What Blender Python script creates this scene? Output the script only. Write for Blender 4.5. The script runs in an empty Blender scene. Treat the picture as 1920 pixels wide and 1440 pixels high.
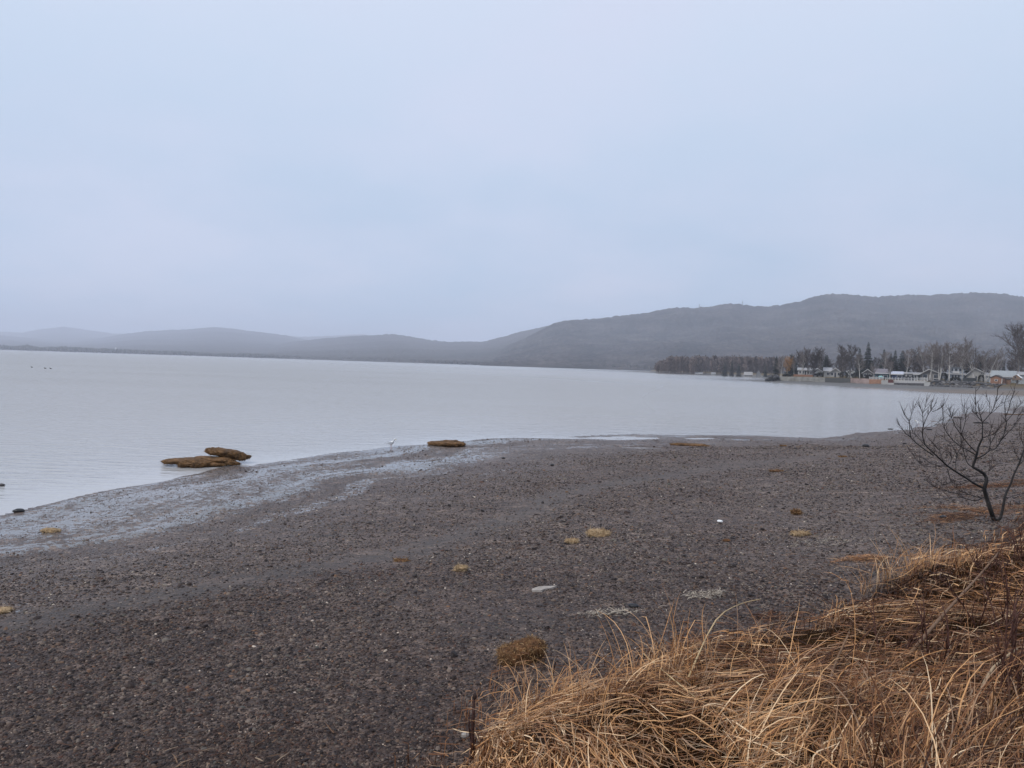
import bpy, math, random
import numpy as np
from mathutils import Vector, Matrix

SC = bpy.context.scene
COL = SC.collection
R = math.radians

# ------------------------------------------------------------------ camera
FPX = 1442.0                       # focal length in photo pixels (1920 wide)
EYE = Vector((0.0, 0.0, 3.5))      # eye height above the water
ROLL = math.atan(0.031)
PITCH = math.atan(36.2 / FPX)
_F = Vector((0, math.cos(PITCH), -math.sin(PITCH)))
_U0 = Vector((0, math.sin(PITCH), math.cos(PITCH)))
_R = Vector((1, 0, 0)) * math.cos(ROLL) + _U0 * math.sin(ROLL)
_U = _U0 * math.cos(ROLL) - Vector((1, 0, 0)) * math.sin(ROLL)
cam_d = bpy.data.cameras.new("camera")
cam_d.sensor_width = 36.0
cam_d.lens = 36.0 * FPX / 1920.0
cam_d.clip_start = 0.05
cam_d.clip_end = 60000.0
cam = bpy.data.objects.new("camera", cam_d)
COL.objects.link(cam)
M4 = Matrix.Identity(4)
for i in range(3):
    M4[i][0], M4[i][1], M4[i][2], M4[i][3] = _R[i], _U[i], -_F[i], EYE[i]
cam.matrix_world = M4
SC.camera = cam

# ------------------------------------------------------------------ sky and sun
SUN_EL, SUN_AZ = R(50), R(-118)     # azimuth from +Y towards +X
world = bpy.data.worlds.new("World")
SC.world = world
world.use_nodes = True
wt = world.node_tree
wt.nodes.clear()
def wn(t, **kw):
    n = wt.nodes.new(t)
    for k, v in kw.items(): setattr(n, k, v)
    return n
wout = wn('ShaderNodeOutputWorld'); wbg = wn('ShaderNodeBackground')
wbg.inputs['Strength'].default_value = 0.1
sky = wn('ShaderNodeTexSky', sky_type='NISHITA')
sky.sun_disc = False; sky.sun_elevation = SUN_EL; sky.sun_rotation = SUN_AZ
sky.air_density = 1.0; sky.dust_density = 3.0; sky.ozone_density = 1.0
tc = wn('ShaderNodeTexCoord')
sp = wn('ShaderNodeSeparateXYZ'); wt.links.new(tc.outputs['Generated'], sp.inputs[0])
def wmath(op, a, b=None, clamp=False):
    n = wn('ShaderNodeMath', operation=op); n.use_clamp = clamp
    for i, v in enumerate((a, b)):
        if v is None: continue
        if isinstance(v, (int, float)): n.inputs[i].default_value = v
        else: wt.links.new(v, n.inputs[i])
    return n.outputs[0]
zc = wmath('MAXIMUM', sp.outputs['Z'], 0.0)
den = wmath('ADD', zc, 0.28)
cb = wn('ShaderNodeCombineXYZ')
wt.links.new(wmath('DIVIDE', sp.outputs['X'], den), cb.inputs[0])
wt.links.new(wmath('DIVIDE', sp.outputs['Y'], den), cb.inputs[1])
cl1 = wn('ShaderNodeTexNoise'); cl1.inputs['Scale'].default_value = 1.1; cl1.inputs['Detail'].default_value = 5; cl1.inputs['Roughness'].default_value = 0.52
wt.links.new(cb.outputs[0], cl1.inputs['Vector'])
cr = wn('ShaderNodeValToRGB')
cr.color_ramp.elements[0].position = 0.40; cr.color_ramp.elements[0].color = (0, 0, 0, 1)
cr.color_ramp.elements[1].position = 0.62; cr.color_ramp.elements[1].color = (1, 1, 1, 1)
wt.links.new(cl1.outputs['Fac'], cr.inputs[0])
gr = wn('ShaderNodeValToRGB')      # thin overcast: bluer low, paler high (x10, strength is 0.1)
e = gr.color_ramp.elements
e[0].position = 0.0; e[0].color = (4.1, 5.5, 7.4, 1)
e[1].position = 0.50; e[1].color = (6.1, 6.9, 8.2, 1)
k = e.new(0.16); k.color = (4.35, 5.4, 7.0, 1)
wt.links.new(zc, gr.inputs[0])
cm = wn('ShaderNodeMix', data_type='RGBA'); cm.blend_type = 'MIX'
wt.links.new(wmath('MULTIPLY', cr.outputs[0], 0.65), cm.inputs['Factor'])
wt.links.new(gr.outputs[0], cm.inputs['A']); cm.inputs['B'].default_value = (6.0, 6.3, 7.75, 1)
mx = wn('ShaderNodeMix', data_type='RGBA'); mx.inputs['Factor'].default_value = 0.9
wt.links.new(sky.outputs[0], mx.inputs['A']); wt.links.new(cm.outputs['Result'], mx.inputs['B'])
wt.links.new(mx.outputs['Result'], wbg.inputs['Color'])
wt.links.new(wbg.outputs[0], wout.inputs[0])

sun_d = bpy.data.lights.new("sun", 'SUN')
sun_d.energy = 1.4; sun_d.angle = R(14); sun_d.color = (1.0, 0.96, 0.9)
sun = bpy.data.objects.new("sun", sun_d); COL.objects.link(sun)
_sd = Vector((math.sin(SUN_AZ) * math.cos(SUN_EL), math.cos(SUN_AZ) * math.cos(SUN_EL), math.sin(SUN_EL)))
sun.rotation_euler = _sd.to_track_quat('Z', 'Y').to_euler()

SC.view_settings.view_transform = 'Standard'
SC.view_settings.look = 'None'
SC.view_settings.exposure = 0.32
SC.view_settings.gamma = 1.0
SC.view_settings.use_curve_mapping = False
SC.render.engine = 'CYCLES'
SC.cycles.max_bounces = 6
SC.cycles.diffuse_bounces = 3
SC.cycles.glossy_bounces = 3
SC.cycles.volume_bounces = 4

rng = np.random.default_rng(7)
random.seed(7)

# ------------------------------------------------------------------ sight lines of the survey
def ray(px, py):
    return _F + _R * ((px - 960) / FPX) - _U * ((py - 720) / FPX)
def at(px, py, D):
    d = ray(px, py); return EYE + d * (D / d.y)
def on_plane(px, py, z):
    d = ray(px, py); return EYE + d * ((z - EYE.z) / d.z)
def xat(px, D): return (px - 960) / FPX * D

# ------------------------------------------------------------------ noise
def _hash(ix, iy, seed):
    h = (ix.astype(np.int64) * 374761393 + iy.astype(np.int64) * 668265263 + seed * 1442695041) & 0xFFFFFFFF
    h = ((h ^ (h >> 13)) * 1274126177) & 0xFFFFFFFF
    h = h ^ (h >> 16)
    return (h & 0xFFFFFF) / float(0xFFFFFF)
def vnoise(x, y, seed=0):
    x = np.asarray(x, float); y = np.asarray(y, float)
    ix, iy = np.floor(x), np.floor(y)
    fx, fy = x - ix, y - iy
    fx = fx * fx * (3 - 2 * fx); fy = fy * fy * (3 - 2 * fy)
    a, b = _hash(ix, iy, seed), _hash(ix + 1, iy, seed)
    c, d = _hash(ix, iy + 1, seed), _hash(ix + 1, iy + 1, seed)
    return (a + (b - a) * fx) * (1 - fy) + (c + (d - c) * fx) * fy
def fbm(x, y, seed=0, oct=4, gain=0.5):
    x = np.asarray(x, float); y = np.asarray(y, float)
    s = 0.0; a = 1.0; t = 0.0
    for o in range(oct):
        s = s + a * vnoise(x, y, seed + o * 17); t += a
        x, y, a = x * 2.03 + 5.1, y * 2.03 - 3.7, a * gain
    return s / t
def sstep(x, a, b):
    t = np.clip((x - a) / (b - a), 0, 1); return t * t * (3 - 2 * t)

# ------------------------------------------------------------------ lie of the land
def pl(px, py, z=0.0):
    p = on_plane(px, py, z); return (p.x, p.y)
SHORE = [(-70, 2), (-32, 11)] + [pl(*q) for q in [(0, 965), (250, 912), (420, 872), (600, 856), (720, 841), (790, 829), (960, 820), (1200, 817), (1400, 818), (1540, 823), (1640, 808), (1690, 795), (1780, 779), (1860, 769), (1920, 763)]] + \
        [(88, 124), (104, 142), (112, 158), (116, 172), (112, 178)] + [(xat(1850, 177), 177), (xat(1740, 182), 182), (xat(1650, 208), 208), (xat(1590, 230), 230), (xat(1500, 258), 258), (xat(1440, 283), 283), (xat(1372, 330), 330)] + \
        [(110, 350), (140, 420), (165, 520), (168, 560), (154, 655), (137, 731), (122, 800), (135, 920), (350, 1300), (1300, 1400), (1300, -500), (-120, -500)]
BANK = [(-30, -18), (-4, -2.5), (-1.0, 2.2)] + [pl(px, py, 1.1) for px, py in [(870, 1450), (985, 1338), (1100, 1275), (1250, 1235), (1400, 1215), (1500, 1180), (1570, 1140), (1605, 1100), (1690, 1068), (1765, 1048), (1835, 1012), (1925, 958)]] + \
       [(14, 19), (30, 36), (60, 68), (95, 100), (130, 125), (148, 165)] + [(xat(px, D), D) for px, D in [(1935, 232), (1860, 250), (1740, 270), (1660, 285), (1580, 295), (1500, 303), (1455, 312)]] + \
       [(122, 335), (158, 420), (190, 520), (192, 570), (176, 655), (160, 735), (150, 800), (160, 900), (400, 1250), (1250, 1300), (1250, -480), (-60, -480)]
def poly_dist(x, y, poly):
    n = len(poly); best = np.full(x.shape, 1e18); inside = np.zeros(x.shape, bool)
    for i in range(n):
        ax, ay = poly[i]; bx, by = poly[(i + 1) % n]
        dx, dy = bx - ax, by - ay
        t = np.clip(((x - ax) * dx + (y - ay) * dy) / (dx * dx + dy * dy), 0, 1)
        best = np.minimum(best, (x - ax - t * dx) ** 2 + (y - ay - t * dy) ** 2)
        cond = (ay > y) != (by > y)
        with np.errstate(divide='ignore', invalid='ignore'):
            xi = ax + (y - ay) / (by - ay if by != ay else 1e-9) * dx
        inside ^= cond & (x < xi)
    d = np.sqrt(best)
    return np.where(inside, d, -d)
def line_dist(x, y, pts):
    best = np.full(x.shape, 1e18)
    for (ax, ay), (bx, by) in zip(pts[:-1], pts[1:]):
        dx, dy = bx - ax, by - ay
        t = np.clip(((x - ax) * dx + (y - ay) * dy) / (dx * dx + dy * dy), 0, 1)
        best = np.minimum(best, (x - ax - t * dx) ** 2 + (y - ay - t * dy) ** 2)
    return np.sqrt(best)
RUNNELS = [[pl(px, py, .05) for px, py in q] for q in ([(1340, 819), (1400, 826), (1470, 834), (1520, 843), (1575, 849)], [(1150, 836), (1240, 840), (1330, 844), (1400, 848), (1490, 853)])]
def land(x, y):
    """height and surface masks of the ground at x, y"""
    x = np.asarray(x, float); y = np.asarray(y, float)
    s = poly_dist(x, y, SHORE); b = -poly_dist(x, y, BANK)
    r = np.hypot(x, y)
    s = s + (fbm(x * 0.22, y * 0.22, 3, 3) - 0.5) * np.clip(r / 12, 0, 2.2)
    bb = b + (fbm(x * 0.9, y * 0.9, 5, 3) - 0.5) * 0.7
    bp = np.maximum(b, 0)
    t = np.clip(s / np.maximum(s + bp, 1e-6), 0, 1)
    toe = 1.1 - 0.6 * sstep(y, 130, 300)
    prof = np.where(t < 0.3, 0.075 * (t / 0.3), 0.075 + 0.925 * (np.clip((t - 0.3) / 0.7, 0, 1)) ** 0.95)
    z = toe * prof
    streak = fbm(s * 0.55, x * 0.10 + y * 0.03, 11, 4)
    lump = fbm(x * 0.8, y * 0.8, 13, 3)
    z = z + (1 - sstep(t, 0.16, 0.42)) * ((streak - 0.5) * 0.20 + (lump - 0.5) * 0.05) * sstep(s, -2, 1)
    z = z + (fbm(x * 0.35, y * 0.35, 19, 3) - 0.5) * 0.10 * sstep(t, 0.3, 0.6)
    for run_ in RUNNELS:
        wv = 0.5 * (fbm(x * .8, y * .8, 151, 3) - .5)
        m_ = np.exp(-(np.abs(line_dist(x, y, run_) + wv) / 0.20) ** 2) * sstep(fbm(x * .45 + 3, y * .45, 153, 3), .30, .44)
        z = z * (1 - m_) + m_ * (-0.045)
    z = np.where(s < 0, np.maximum(-0.03 * (-s), -1.6) - 0.02, z)
    nearb = 1.30 + 0.17 * np.clip(-b, 0, 3.2)
    T = nearb + (1.9 - nearb) * sstep(y, 40, 150) + 0.45 * sstep(y, 235, 290) + np.clip(-b - 2, 0, 60) * 0.008 * sstep(y, 20, 100)
    w = 0.9 + 0.8 * sstep(y, 60, 200)
    up = sstep(-bb, -0.1, w)
    hum = (fbm(x * 1.7, y * 1.7, 23, 3) - 0.5) * 0.22 * sstep(-y, -60, -20)
    z = np.where(-bb > -0.1, z + (T - toe + hum) * up, z)
    return z, s, t, up
def ground(x, y):
    return float(land(np.array([x]), np.array([y]))[0][0])
def on_ground(px, py, lift=0.0):
    z = 0.6; d = ray(px, py)
    for i in range(40):
        k = (z - EYE.z) / d.z
        x, y = EYE.x + d.x * k, EYE.y + d.y * k
        z = z + 0.5 * (max(ground(x, y), 0.0) - z)
    return Vector((x, y, z + lift))

# ------------------------------------------------------------------ materials
def nodes(name):
    m = bpy.data.materials.new(name); m.use_nodes = True
    nt = m.node_tree; bs = nt.nodes['Principled BSDF']
    return m, nt, bs
def nd(nt, typ, inp=None, **kw):
    n = nt.nodes.new(typ)
    for k, v in kw.items(): setattr(n, k, v)
    for k, v in (inp or {}).items():
        if hasattr(v, 'is_linked') or isinstance(v, bpy.types.NodeSocket): nt.links.new(v, n.inputs[k])
        else: n.inputs[k].default_value = v
    return n
def ramp(nt, fac, stops):
    n = nt.nodes.new('ShaderNodeValToRGB'); e = n.color_ramp.elements
    while len(e) < len(stops): e.new(0.5)
    for el, (p, c) in zip(e, stops):
        el.position = p; el.color = (c if len(c) == 4 else (*c, 1)) if hasattr(c, '__len__') else (c, c, c, 1)
    nt.links.new(fac, n.inputs[0]); return n.outputs[0]
def mixc(nt, f, a, b, mode='MIX'):
    n = nt.nodes.new('ShaderNodeMix'); n.data_type = 'RGBA'; n.blend_type = mode
    for k, v in (('Factor', f), ('A', a), ('B', b)):
        if isinstance(v, bpy.types.NodeSocket): nt.links.new(v, n.inputs[k])
        elif isinstance(v, (int, float)): n.inputs[k].default_value = v
        else: n.inputs[k].default_value = (*v, 1)
    return n.outputs['Result']
def mth(nt, op, a, b=None, clamp=False):
    n = nt.nodes.new('ShaderNodeMath'); n.operation = op; n.use_clamp = clamp
    for i, v in enumerate((a, b)):
        if v is None: continue
        if isinstance(v, (int, float)): n.inputs[i].default_value = v
        else: nt.links.new(v, n.inputs[i])
    return n.outputs[0]
def attr(nt, name, out='Fac'):
    return nd(nt, 'ShaderNodeAttribute', attribute_name=name).outputs[out]

_mc = {}
def plain(name, c, rough=0.8, var=0.25, scale=3.0, bump=0.0, spec=0.3):
    """weathered single-colour surface: two octaves of blotches and an optional bump"""
    if name in _mc: return _mc[name]
    m, nt, bs = nodes(name)
    tcn = nd(nt, 'ShaderNodeTexCoord').outputs['Object']
    n1 = nd(nt, 'ShaderNodeTexNoise', {'Vector': tcn, 'Scale': scale, 'Detail': 6.0, 'Roughness': 0.6}).outputs['Fac']
    lo = tuple(v * (1 - var) for v in c); hi = tuple(min(1, v * (1 + var)) for v in c)
    nt.links.new(ramp(nt, n1, [(0.3, lo), (0.7, hi)]), bs.inputs['Base Color'])
    bs.inputs['Roughness'].default_value = rough
    bs.inputs['Specular IOR Level'].default_value = spec
    if bump:
        b = nd(nt, 'ShaderNodeBump', {'Height': n1, 'Strength': bump, 'Distance': 0.05})
        nt.links.new(b.outputs[0], bs.inputs['Normal'])
    _mc[name] = m; return m
def boards(name, c, vertical=False, pitch=6.0, rough=0.7):
    if name in _mc: return _mc[name]
    m, nt, bs = nodes(name)
    o = nd(nt, 'ShaderNodeTexCoord').outputs['Object']
    s = nd(nt, 'ShaderNodeSeparateXYZ', {0: o})
    v = s.outputs['X'] if vertical else s.outputs['Z']
    fr = mth(nt, 'FRACT', mth(nt, 'MULTIPLY', v, pitch))
    gap = ramp(nt, fr, [(0.0, 0.45), (0.10, 1.0), (0.9, 1.0), (1.0, 0.6)])
    n1 = nd(nt, 'ShaderNodeTexNoise', {'Vector': o, 'Scale': 2.5, 'Detail': 6.0}).outputs['Fac']
    base = ramp(nt, n1, [(0.3, tuple(x * 0.78 for x in c)), (0.7, tuple(min(1, x * 1.15) for x in c))])
    nt.links.new(mixc(nt, 1.0, base, gap, 'MULTIPLY'), bs.inputs['Base Color'])
    bs.inputs['Roughness'].default_value = rough
    _mc[name] = m; return m
def tinted(name, stops, rough=0.6, spec=0.35, near_dark=False):
    """colour picked per piece from the mesh attribute 'tint'"""
    if name in _mc: return _mc[name]
    m, nt, bs = nodes(name)
    c = ramp(nt, attr(nt, 'tint'), stops)
    if near_dark:          # stone tint turns darker and redder towards the near end of the beach
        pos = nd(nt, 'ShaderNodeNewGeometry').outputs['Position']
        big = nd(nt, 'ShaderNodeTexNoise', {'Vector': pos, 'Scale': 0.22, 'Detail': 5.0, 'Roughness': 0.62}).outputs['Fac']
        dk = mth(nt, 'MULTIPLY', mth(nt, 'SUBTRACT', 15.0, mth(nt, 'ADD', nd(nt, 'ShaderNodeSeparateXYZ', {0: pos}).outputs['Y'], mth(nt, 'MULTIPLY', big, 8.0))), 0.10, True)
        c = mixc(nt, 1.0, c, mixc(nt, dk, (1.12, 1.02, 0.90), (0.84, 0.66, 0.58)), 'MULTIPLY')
    nt.links.new(c, bs.inputs['Base Color'])
    bs.inputs['Roughness'].default_value = rough
    bs.inputs['Specular IOR Level'].default_value = spec
    _mc[name] = m; return m

# ------------------------------------------------------------------ mesh helpers
def mesh_np(name, verts, faces, mat, parent=None, attrs=None, smooth=False):
    """faces: list of int arrays (M,3) / (M,4) / (M,k)"""
    me = bpy.data.meshes.new(name)
    verts = np.asarray(verts, np.float32)
    faces = [np.asarray(f, np.int32) for f in faces if len(f)]
    me.vertices.add(len(verts)); me.vertices.foreach_set('co', verts.ravel())
    nl = sum(f.size for f in faces); nf = sum(len(f) for f in faces)
    me.loops.add(nl); me.polygons.add(nf)
    me.loops.foreach_set('vertex_index', np.concatenate([f.ravel() for f in faces]))
    starts = []; o = 0
    for f in faces:
        starts.append(o + np.arange(len(f)) * f.shape[1]); o += f.size
    me.polygons.foreach_set('loop_start', np.concatenate(starts).astype(np.int32))
    if smooth: me.polygons.foreach_set('use_smooth', np.ones(nf, bool))
    for k, v in (attrs or {}).items():
        a = me.attributes.new(k, 'FLOAT', 'POINT'); a.data.foreach_set('value', np.asarray(v, np.float32))
    me.update(calc_edges=True); me.validate()
    if mat: me.materials.append(mat)
    o = bpy.data.objects.new(name, me); COL.objects.link(o)
    if parent: o.parent = parent
    return o
class MB:
    def __init__(self): self.v = []; self.f = []; self.t = []
    def add(self, vs, fs, tint=0.5):
        o = len(self.v); self.v += [tuple(p) for p in vs]; self.t += [tint] * len(vs)
        self.f += [tuple(i + o for i in f) for f in fs]
    def box(self, x0, x1, y0, y1, z0, z1, tint=0.5):
        self.add([(x0, y0, z0), (x1, y0, z0), (x1, y1, z0), (x0, y1, z0), (x0, y0, z1), (x1, y0, z1), (x1, y1, z1), (x0, y1, z1)],
                 [(0, 3, 2, 1), (4, 5, 6, 7), (0, 1, 5, 4), (1, 2, 6, 5), (2, 3, 7, 6), (3, 0, 4, 7)], tint)
    def prism(self, prof, y0, y1):
        """polygon prof in x,z pushed from y0 to y1"""
        n = len(prof)
        self.add([(x, y0, z) for x, z in prof] + [(x, y1, z) for x, z in prof],
                 [tuple(range(n)), tuple(range(2 * n - 1, n - 1, -1))] + [(i, n + i, n + (i + 1) % n, (i + 1) % n) for i in range(n)])
    def tube(self, pts, rad, n=5, tint=0.5, cap=True):
        pts = [Vector(p) for p in pts]; vs = []; fs = []
        a = None
        for i, p in enumerate(pts):
            d = (pts[min(i + 1, len(pts) - 1)] - pts[max(i - 1, 0)])
            d = d.normalized() if d.length > 1e-9 else Vector((0, 0, 1))
            if a is None: a = d.orthogonal().normalized()
            else:
                a = a - d * a.dot(d); a = a.normalized() if a.length > 1e-6 else d.orthogonal().normalized()
            bb = d.cross(a); r = rad[i] if hasattr(rad, '__len__') else rad
            for k in range(n):
                w = 2 * math.pi * k / n
                vs.append(p + (a * math.cos(w) + bb * math.sin(w)) * r)
        for i in range(len(pts) - 1):
            for k in range(n):
                fs.append((i * n + k, i * n + (k + 1) % n, (i + 1) * n + (k + 1) % n, (i + 1) * n + k))
        if cap: fs += [tuple(range(n - 1, -1, -1)), tuple(range((len(pts) - 1) * n, len(pts) * n))]
        self.add(vs, fs, tint)
    def tri(self, a, b, c, tint=0.5): self.add([a, b, c], [(0, 1, 2)], tint)
    def build(self, name, mat, parent=None, smooth=False):
        me = bpy.data.meshes.new(name); me.from_pydata(self.v, [], self.f)
        a = me.attributes.new('tint', 'FLOAT', 'POINT'); a.data.foreach_set('value', np.asarray(self.t, np.float32))
        if smooth: me.polygons.foreach_set('use_smooth', np.ones(len(me.polygons), bool))
        me.update()
        me.materials.append(mat)
        o = bpy.data.objects.new(name, me); COL.objects.link(o)
        if parent: o.parent = parent
        return o
def tag(o, label=None, cat=None, group=None, kind=None):
    if label: o['label'] = label
    if cat: o['category'] = cat
    if group: o['group'] = group
    if kind: o['kind'] = kind
    return o
def empty(name, loc, rz=0.0, label=None, cat=None, group=None):
    o = bpy.data.objects.new(name, None); COL.objects.link(o)
    o.location = loc; o.rotation_euler = (0, 0, rz)
    return tag(o, label, cat, group)
def copy_tree(o, parent=None):
    c = o.copy(); COL.objects.link(c); c.parent = parent
    for ch in list(o.children): copy_tree(ch, c)
    return c
def blob(n=3, seed=0, amp=0.25, freq=1.6, flat=1.0):
    """irregular lump: subdivided icosahedron pushed about by noise; returns verts (N,3), tris"""
    import bmesh
    bm = bmesh.new(); bmesh.ops.create_icosphere(bm, subdivisions=n, radius=1.0)
    v = np.array([p.co[:] for p in bm.verts]); f = np.array([[q.index for q in t.verts] for t in bm.faces]); bm.free()
    d = fbm(v[:, 0] * freq + v[:, 2] * 0.7 + 9, v[:, 1] * freq - v[:, 2] * 0.9 + 4, seed, 4) - 0.5
    v = v * (1 + amp * 2 * d)[:, None]
    v[:, 2] *= flat
    return v, f

# ------------------------------------------------------------------ ground sheet
def ground_material():
    m, nt, bs = nodes('shingle_beach')
    pos = nd(nt, 'ShaderNodeNewGeometry').outputs['Position']
    wet, sand, turf, lane, sh = (attr(nt, a) for a in ('wet', 'sand', 'turf', 'lane', 'shore'))
    v1 = nd(nt, 'ShaderNodeTexVoronoi', {'Vector': pos, 'Scale': 30.0, 'Randomness': 1.0})
    v2 = nd(nt, 'ShaderNodeTexVoronoi', {'Vector': pos, 'Scale': 11.0, 'Randomness': 1.0})
    v3 = nd(nt, 'ShaderNodeTexVoronoi', {'Vector': pos, 'Scale': 5.0, 'Randomness': 1.0})
    c1 = nd(nt, 'ShaderNodeSeparateColor', {0: v1.outputs['Color']}).outputs[0]
    c2 = nd(nt, 'ShaderNodeSeparateColor', {0: v2.outputs['Color']}).outputs[0]
    c3 = nd(nt, 'ShaderNodeSeparateColor', {0: v3.outputs['Color']}).outputs[1]
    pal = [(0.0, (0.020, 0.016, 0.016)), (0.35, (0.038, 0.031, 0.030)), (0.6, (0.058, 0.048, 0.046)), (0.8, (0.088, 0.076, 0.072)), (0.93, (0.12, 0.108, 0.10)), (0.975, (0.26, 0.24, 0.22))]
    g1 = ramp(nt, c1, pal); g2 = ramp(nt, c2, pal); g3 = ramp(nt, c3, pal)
    gv = mixc(nt, 0.5, g1, mixc(nt, 0.45, g2, g3))
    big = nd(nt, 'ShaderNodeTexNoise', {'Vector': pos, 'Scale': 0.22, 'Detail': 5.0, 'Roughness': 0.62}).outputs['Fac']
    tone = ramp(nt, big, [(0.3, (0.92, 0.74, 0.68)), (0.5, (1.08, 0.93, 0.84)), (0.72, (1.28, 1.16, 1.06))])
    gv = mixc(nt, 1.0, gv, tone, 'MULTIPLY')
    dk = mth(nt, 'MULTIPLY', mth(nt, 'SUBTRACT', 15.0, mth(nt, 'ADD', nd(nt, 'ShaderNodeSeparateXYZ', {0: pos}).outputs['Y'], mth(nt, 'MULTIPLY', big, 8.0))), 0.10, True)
    gv = mixc(nt, 1.0, gv, mixc(nt, dk, (1.32, 1.20, 1.08), (0.42, 0.31, 0.26)), 'MULTIPLY')  # dark near gravel; shade between stones and far wet sheen put into colour
    gv = mixc(nt, mth(nt, 'MULTIPLY', lane, 0.45), gv, (0.048, 0.040, 0.033))
    fine = nd(nt, 'ShaderNodeTexNoise', {'Vector': pos, 'Scale': 1.6, 'Detail': 8.0, 'Roughness': 0.7}).outputs['Fac']
    sc = ramp(nt, fine, [(0.3, (0.10, 0.072, 0.05)), (0.7, (0.17, 0.125, 0.088))])
    greysand = ramp(nt, fine, [(0.3, (0.075, 0.07, 0.064)), (0.7, (0.12, 0.112, 0.10))])
    sx = nd(nt, 'ShaderNodeSeparateXYZ', {0: pos})
    farw = mth(nt, 'MULTIPLY', mth(nt, 'SUBTRACT', sx.outputs['Y'], 205), 0.03, True)
    sc = mixc(nt, farw, sc, greysand)
    gr2 = nd(nt, 'ShaderNodeTexNoise', {'Vector': nd(nt, 'ShaderNodeMapping', {'Vector': pos, 'Rotation': (0, 0, -0.7), 'Scale': (0.5, 1.6, 1)}).outputs[0], 'Scale': 1.3, 'Detail': 8.0, 'Roughness': 0.75}).outputs['Fac']
    gv = mixc(nt, 1.0, gv, ramp(nt, gr2, [(0.3, 0.62), (0.5, 1.0), (0.7, 1.45)]), 'MULTIPLY')
    col = mixc(nt, sand, gv, sc)
    tf = ramp(nt, fine, [(0.25, (0.014, 0.008, 0.005)), (0.6, (0.04, 0.022, 0.011)), (0.8, (0.075, 0.042, 0.02))])
    lawn = ramp(nt, fine, [(0.3, (0.085, 0.068, 0.04)), (0.7, (0.17, 0.13, 0.075))])
    tf = mixc(nt, mth(nt, 'MULTIPLY', mth(nt, 'SUBTRACT', sx.outputs['Y'], 30), 0.02, True), tf, lawn)
    col = mixc(nt, turf, col, tf)
    # thin films of water lying between the stones on the flat, drawn out along the shore
    cv = nd(nt, 'ShaderNodeCombineXYZ', {0: mth(nt, 'MULTIPLY', sh, 0.75), 1: mth(nt, 'MULTIPLY', sx.outputs['X'], 0.13), 2: 0.0})
    p1 = nd(nt, 'ShaderNodeTexNoise', {'Vector': cv.outputs[0], 'Scale': 1.0, 'Detail': 7.0, 'Roughness': 0.62}).outputs['Fac']
    p2 = nd(nt, 'ShaderNodeTexNoise', {'Vector': pos, 'Scale': 2.2, 'Detail': 5.0, 'Roughness': 0.65}).outputs['Fac']
    low = mth(nt, 'ADD', mth(nt, 'MULTIPLY', mth(nt, 'SUBTRACT', p1, 0.5), 3.8), mth(nt, 'MULTIPLY', mth(nt, 'SUBTRACT', p2, 0.5), 0.9))
    peb = mth(nt, 'ADD', mth(nt, 'MULTIPLY', c1, 0.42), mth(nt, 'MULTIPLY', c2, 0.58))
    lev = mth(nt, 'ADD', low, mth(nt, 'SUBTRACT', mth(nt, 'MULTIPLY', wet, 0.95), mth(nt, 'ADD', 0.34, mth(nt, 'MULTIPLY', mth(nt, 'MULTIPLY', mth(nt, 'ADD', nd(nt, 'ShaderNodeSeparateXYZ', {0: pos}).outputs['X'], 9.0), 0.12, True), 0.16))))
    thr = mth(nt, 'SUBTRACT', lev, peb)
    film = mth(nt, 'MULTIPLY', thr, 4.0, True)
    col = mixc(nt, mth(nt, 'MULTIPLY', film, 0.85), col, (0.15, 0.142, 0.134))
    nt.links.new(col, bs.inputs['Base Color'])
    dry = mth(nt, 'SUBTRACT', 0.62, mth(nt, 'MULTIPLY', wet, 0.22))
    rg = mth(nt, 'ADD', mth(nt, 'MULTIPLY', dry, mth(nt, 'SUBTRACT', 1.0, film)), mth(nt, 'MULTIPLY', film, 0.06))
    nt.links.new(rg, bs.inputs['Roughness'])
    nt.links.new(mth(nt, 'MULTIPLY', mth(nt, 'SUBTRACT', 1.0, turf), mth(nt, 'SUBTRACT', 0.42, mth(nt, 'MULTIPLY', dk, 0.24))), bs.inputs['Specular IOR Level'])
    hgt = mth(nt, 'ADD', mth(nt, 'ADD', mth(nt, 'MULTIPLY', v1.outputs['Distance'], -1.0), mth(nt, 'MULTIPLY', v2.outputs['Distance'], -1.2)), mth(nt, 'MULTIPLY', c2, 0.5))
    st = mth(nt, 'MULTIPLY', mth(nt, 'SUBTRACT', 1.0, film), mth(nt, 'SUBTRACT', 0.8, mth(nt, 'MULTIPLY', lane, 0.4)))
    b = nd(nt, 'ShaderNodeBump', {'Height': hgt, 'Strength': st, 'Distance': 0.03})
    nt.links.new(b.outputs[0], bs.inputs['Normal'])
    return m
def polar(nr, r0, r1, angs):
    rr = np.exp(np.linspace(math.log(r0), math.log(r1), nr))
    A, Q = np.meshgrid(angs, rr)
    return Q * np.sin(A), Q * np.cos(A)
def grid_faces(nr, nc):
    i = np.arange(nr - 1)[:, None] * nc + np.arange(nc - 1)[None, :]
    return np.stack([i, i + 1, i + nc + 1, i + nc], -1).reshape(-1, 4)
angs = np.radians(np.concatenate([np.linspace(-115, -42, 60), np.linspace(-41.8, 41.8, 560), np.linspace(42, 115, 60)]))
gx, gy = polar(980, 0.25, 1400, angs)
gz, gs, gt, gu = land(gx, gy)
gw = (1 - sstep(gt, 0.05, 0.48 + 0.26 * sstep(-gx, -8, 4))) * (1 - gu) * (1 - .55 * sstep(gx, 12, 28))
gsand = sstep(gy, 118, 150) * (1 - gu)
glane = np.exp(-((gt - 0.60 + 0.03 * np.sin(gx * 0.5)) / 0.035) ** 2) * (1 - gsand) * sstep(-gx, -14, -2)
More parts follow.
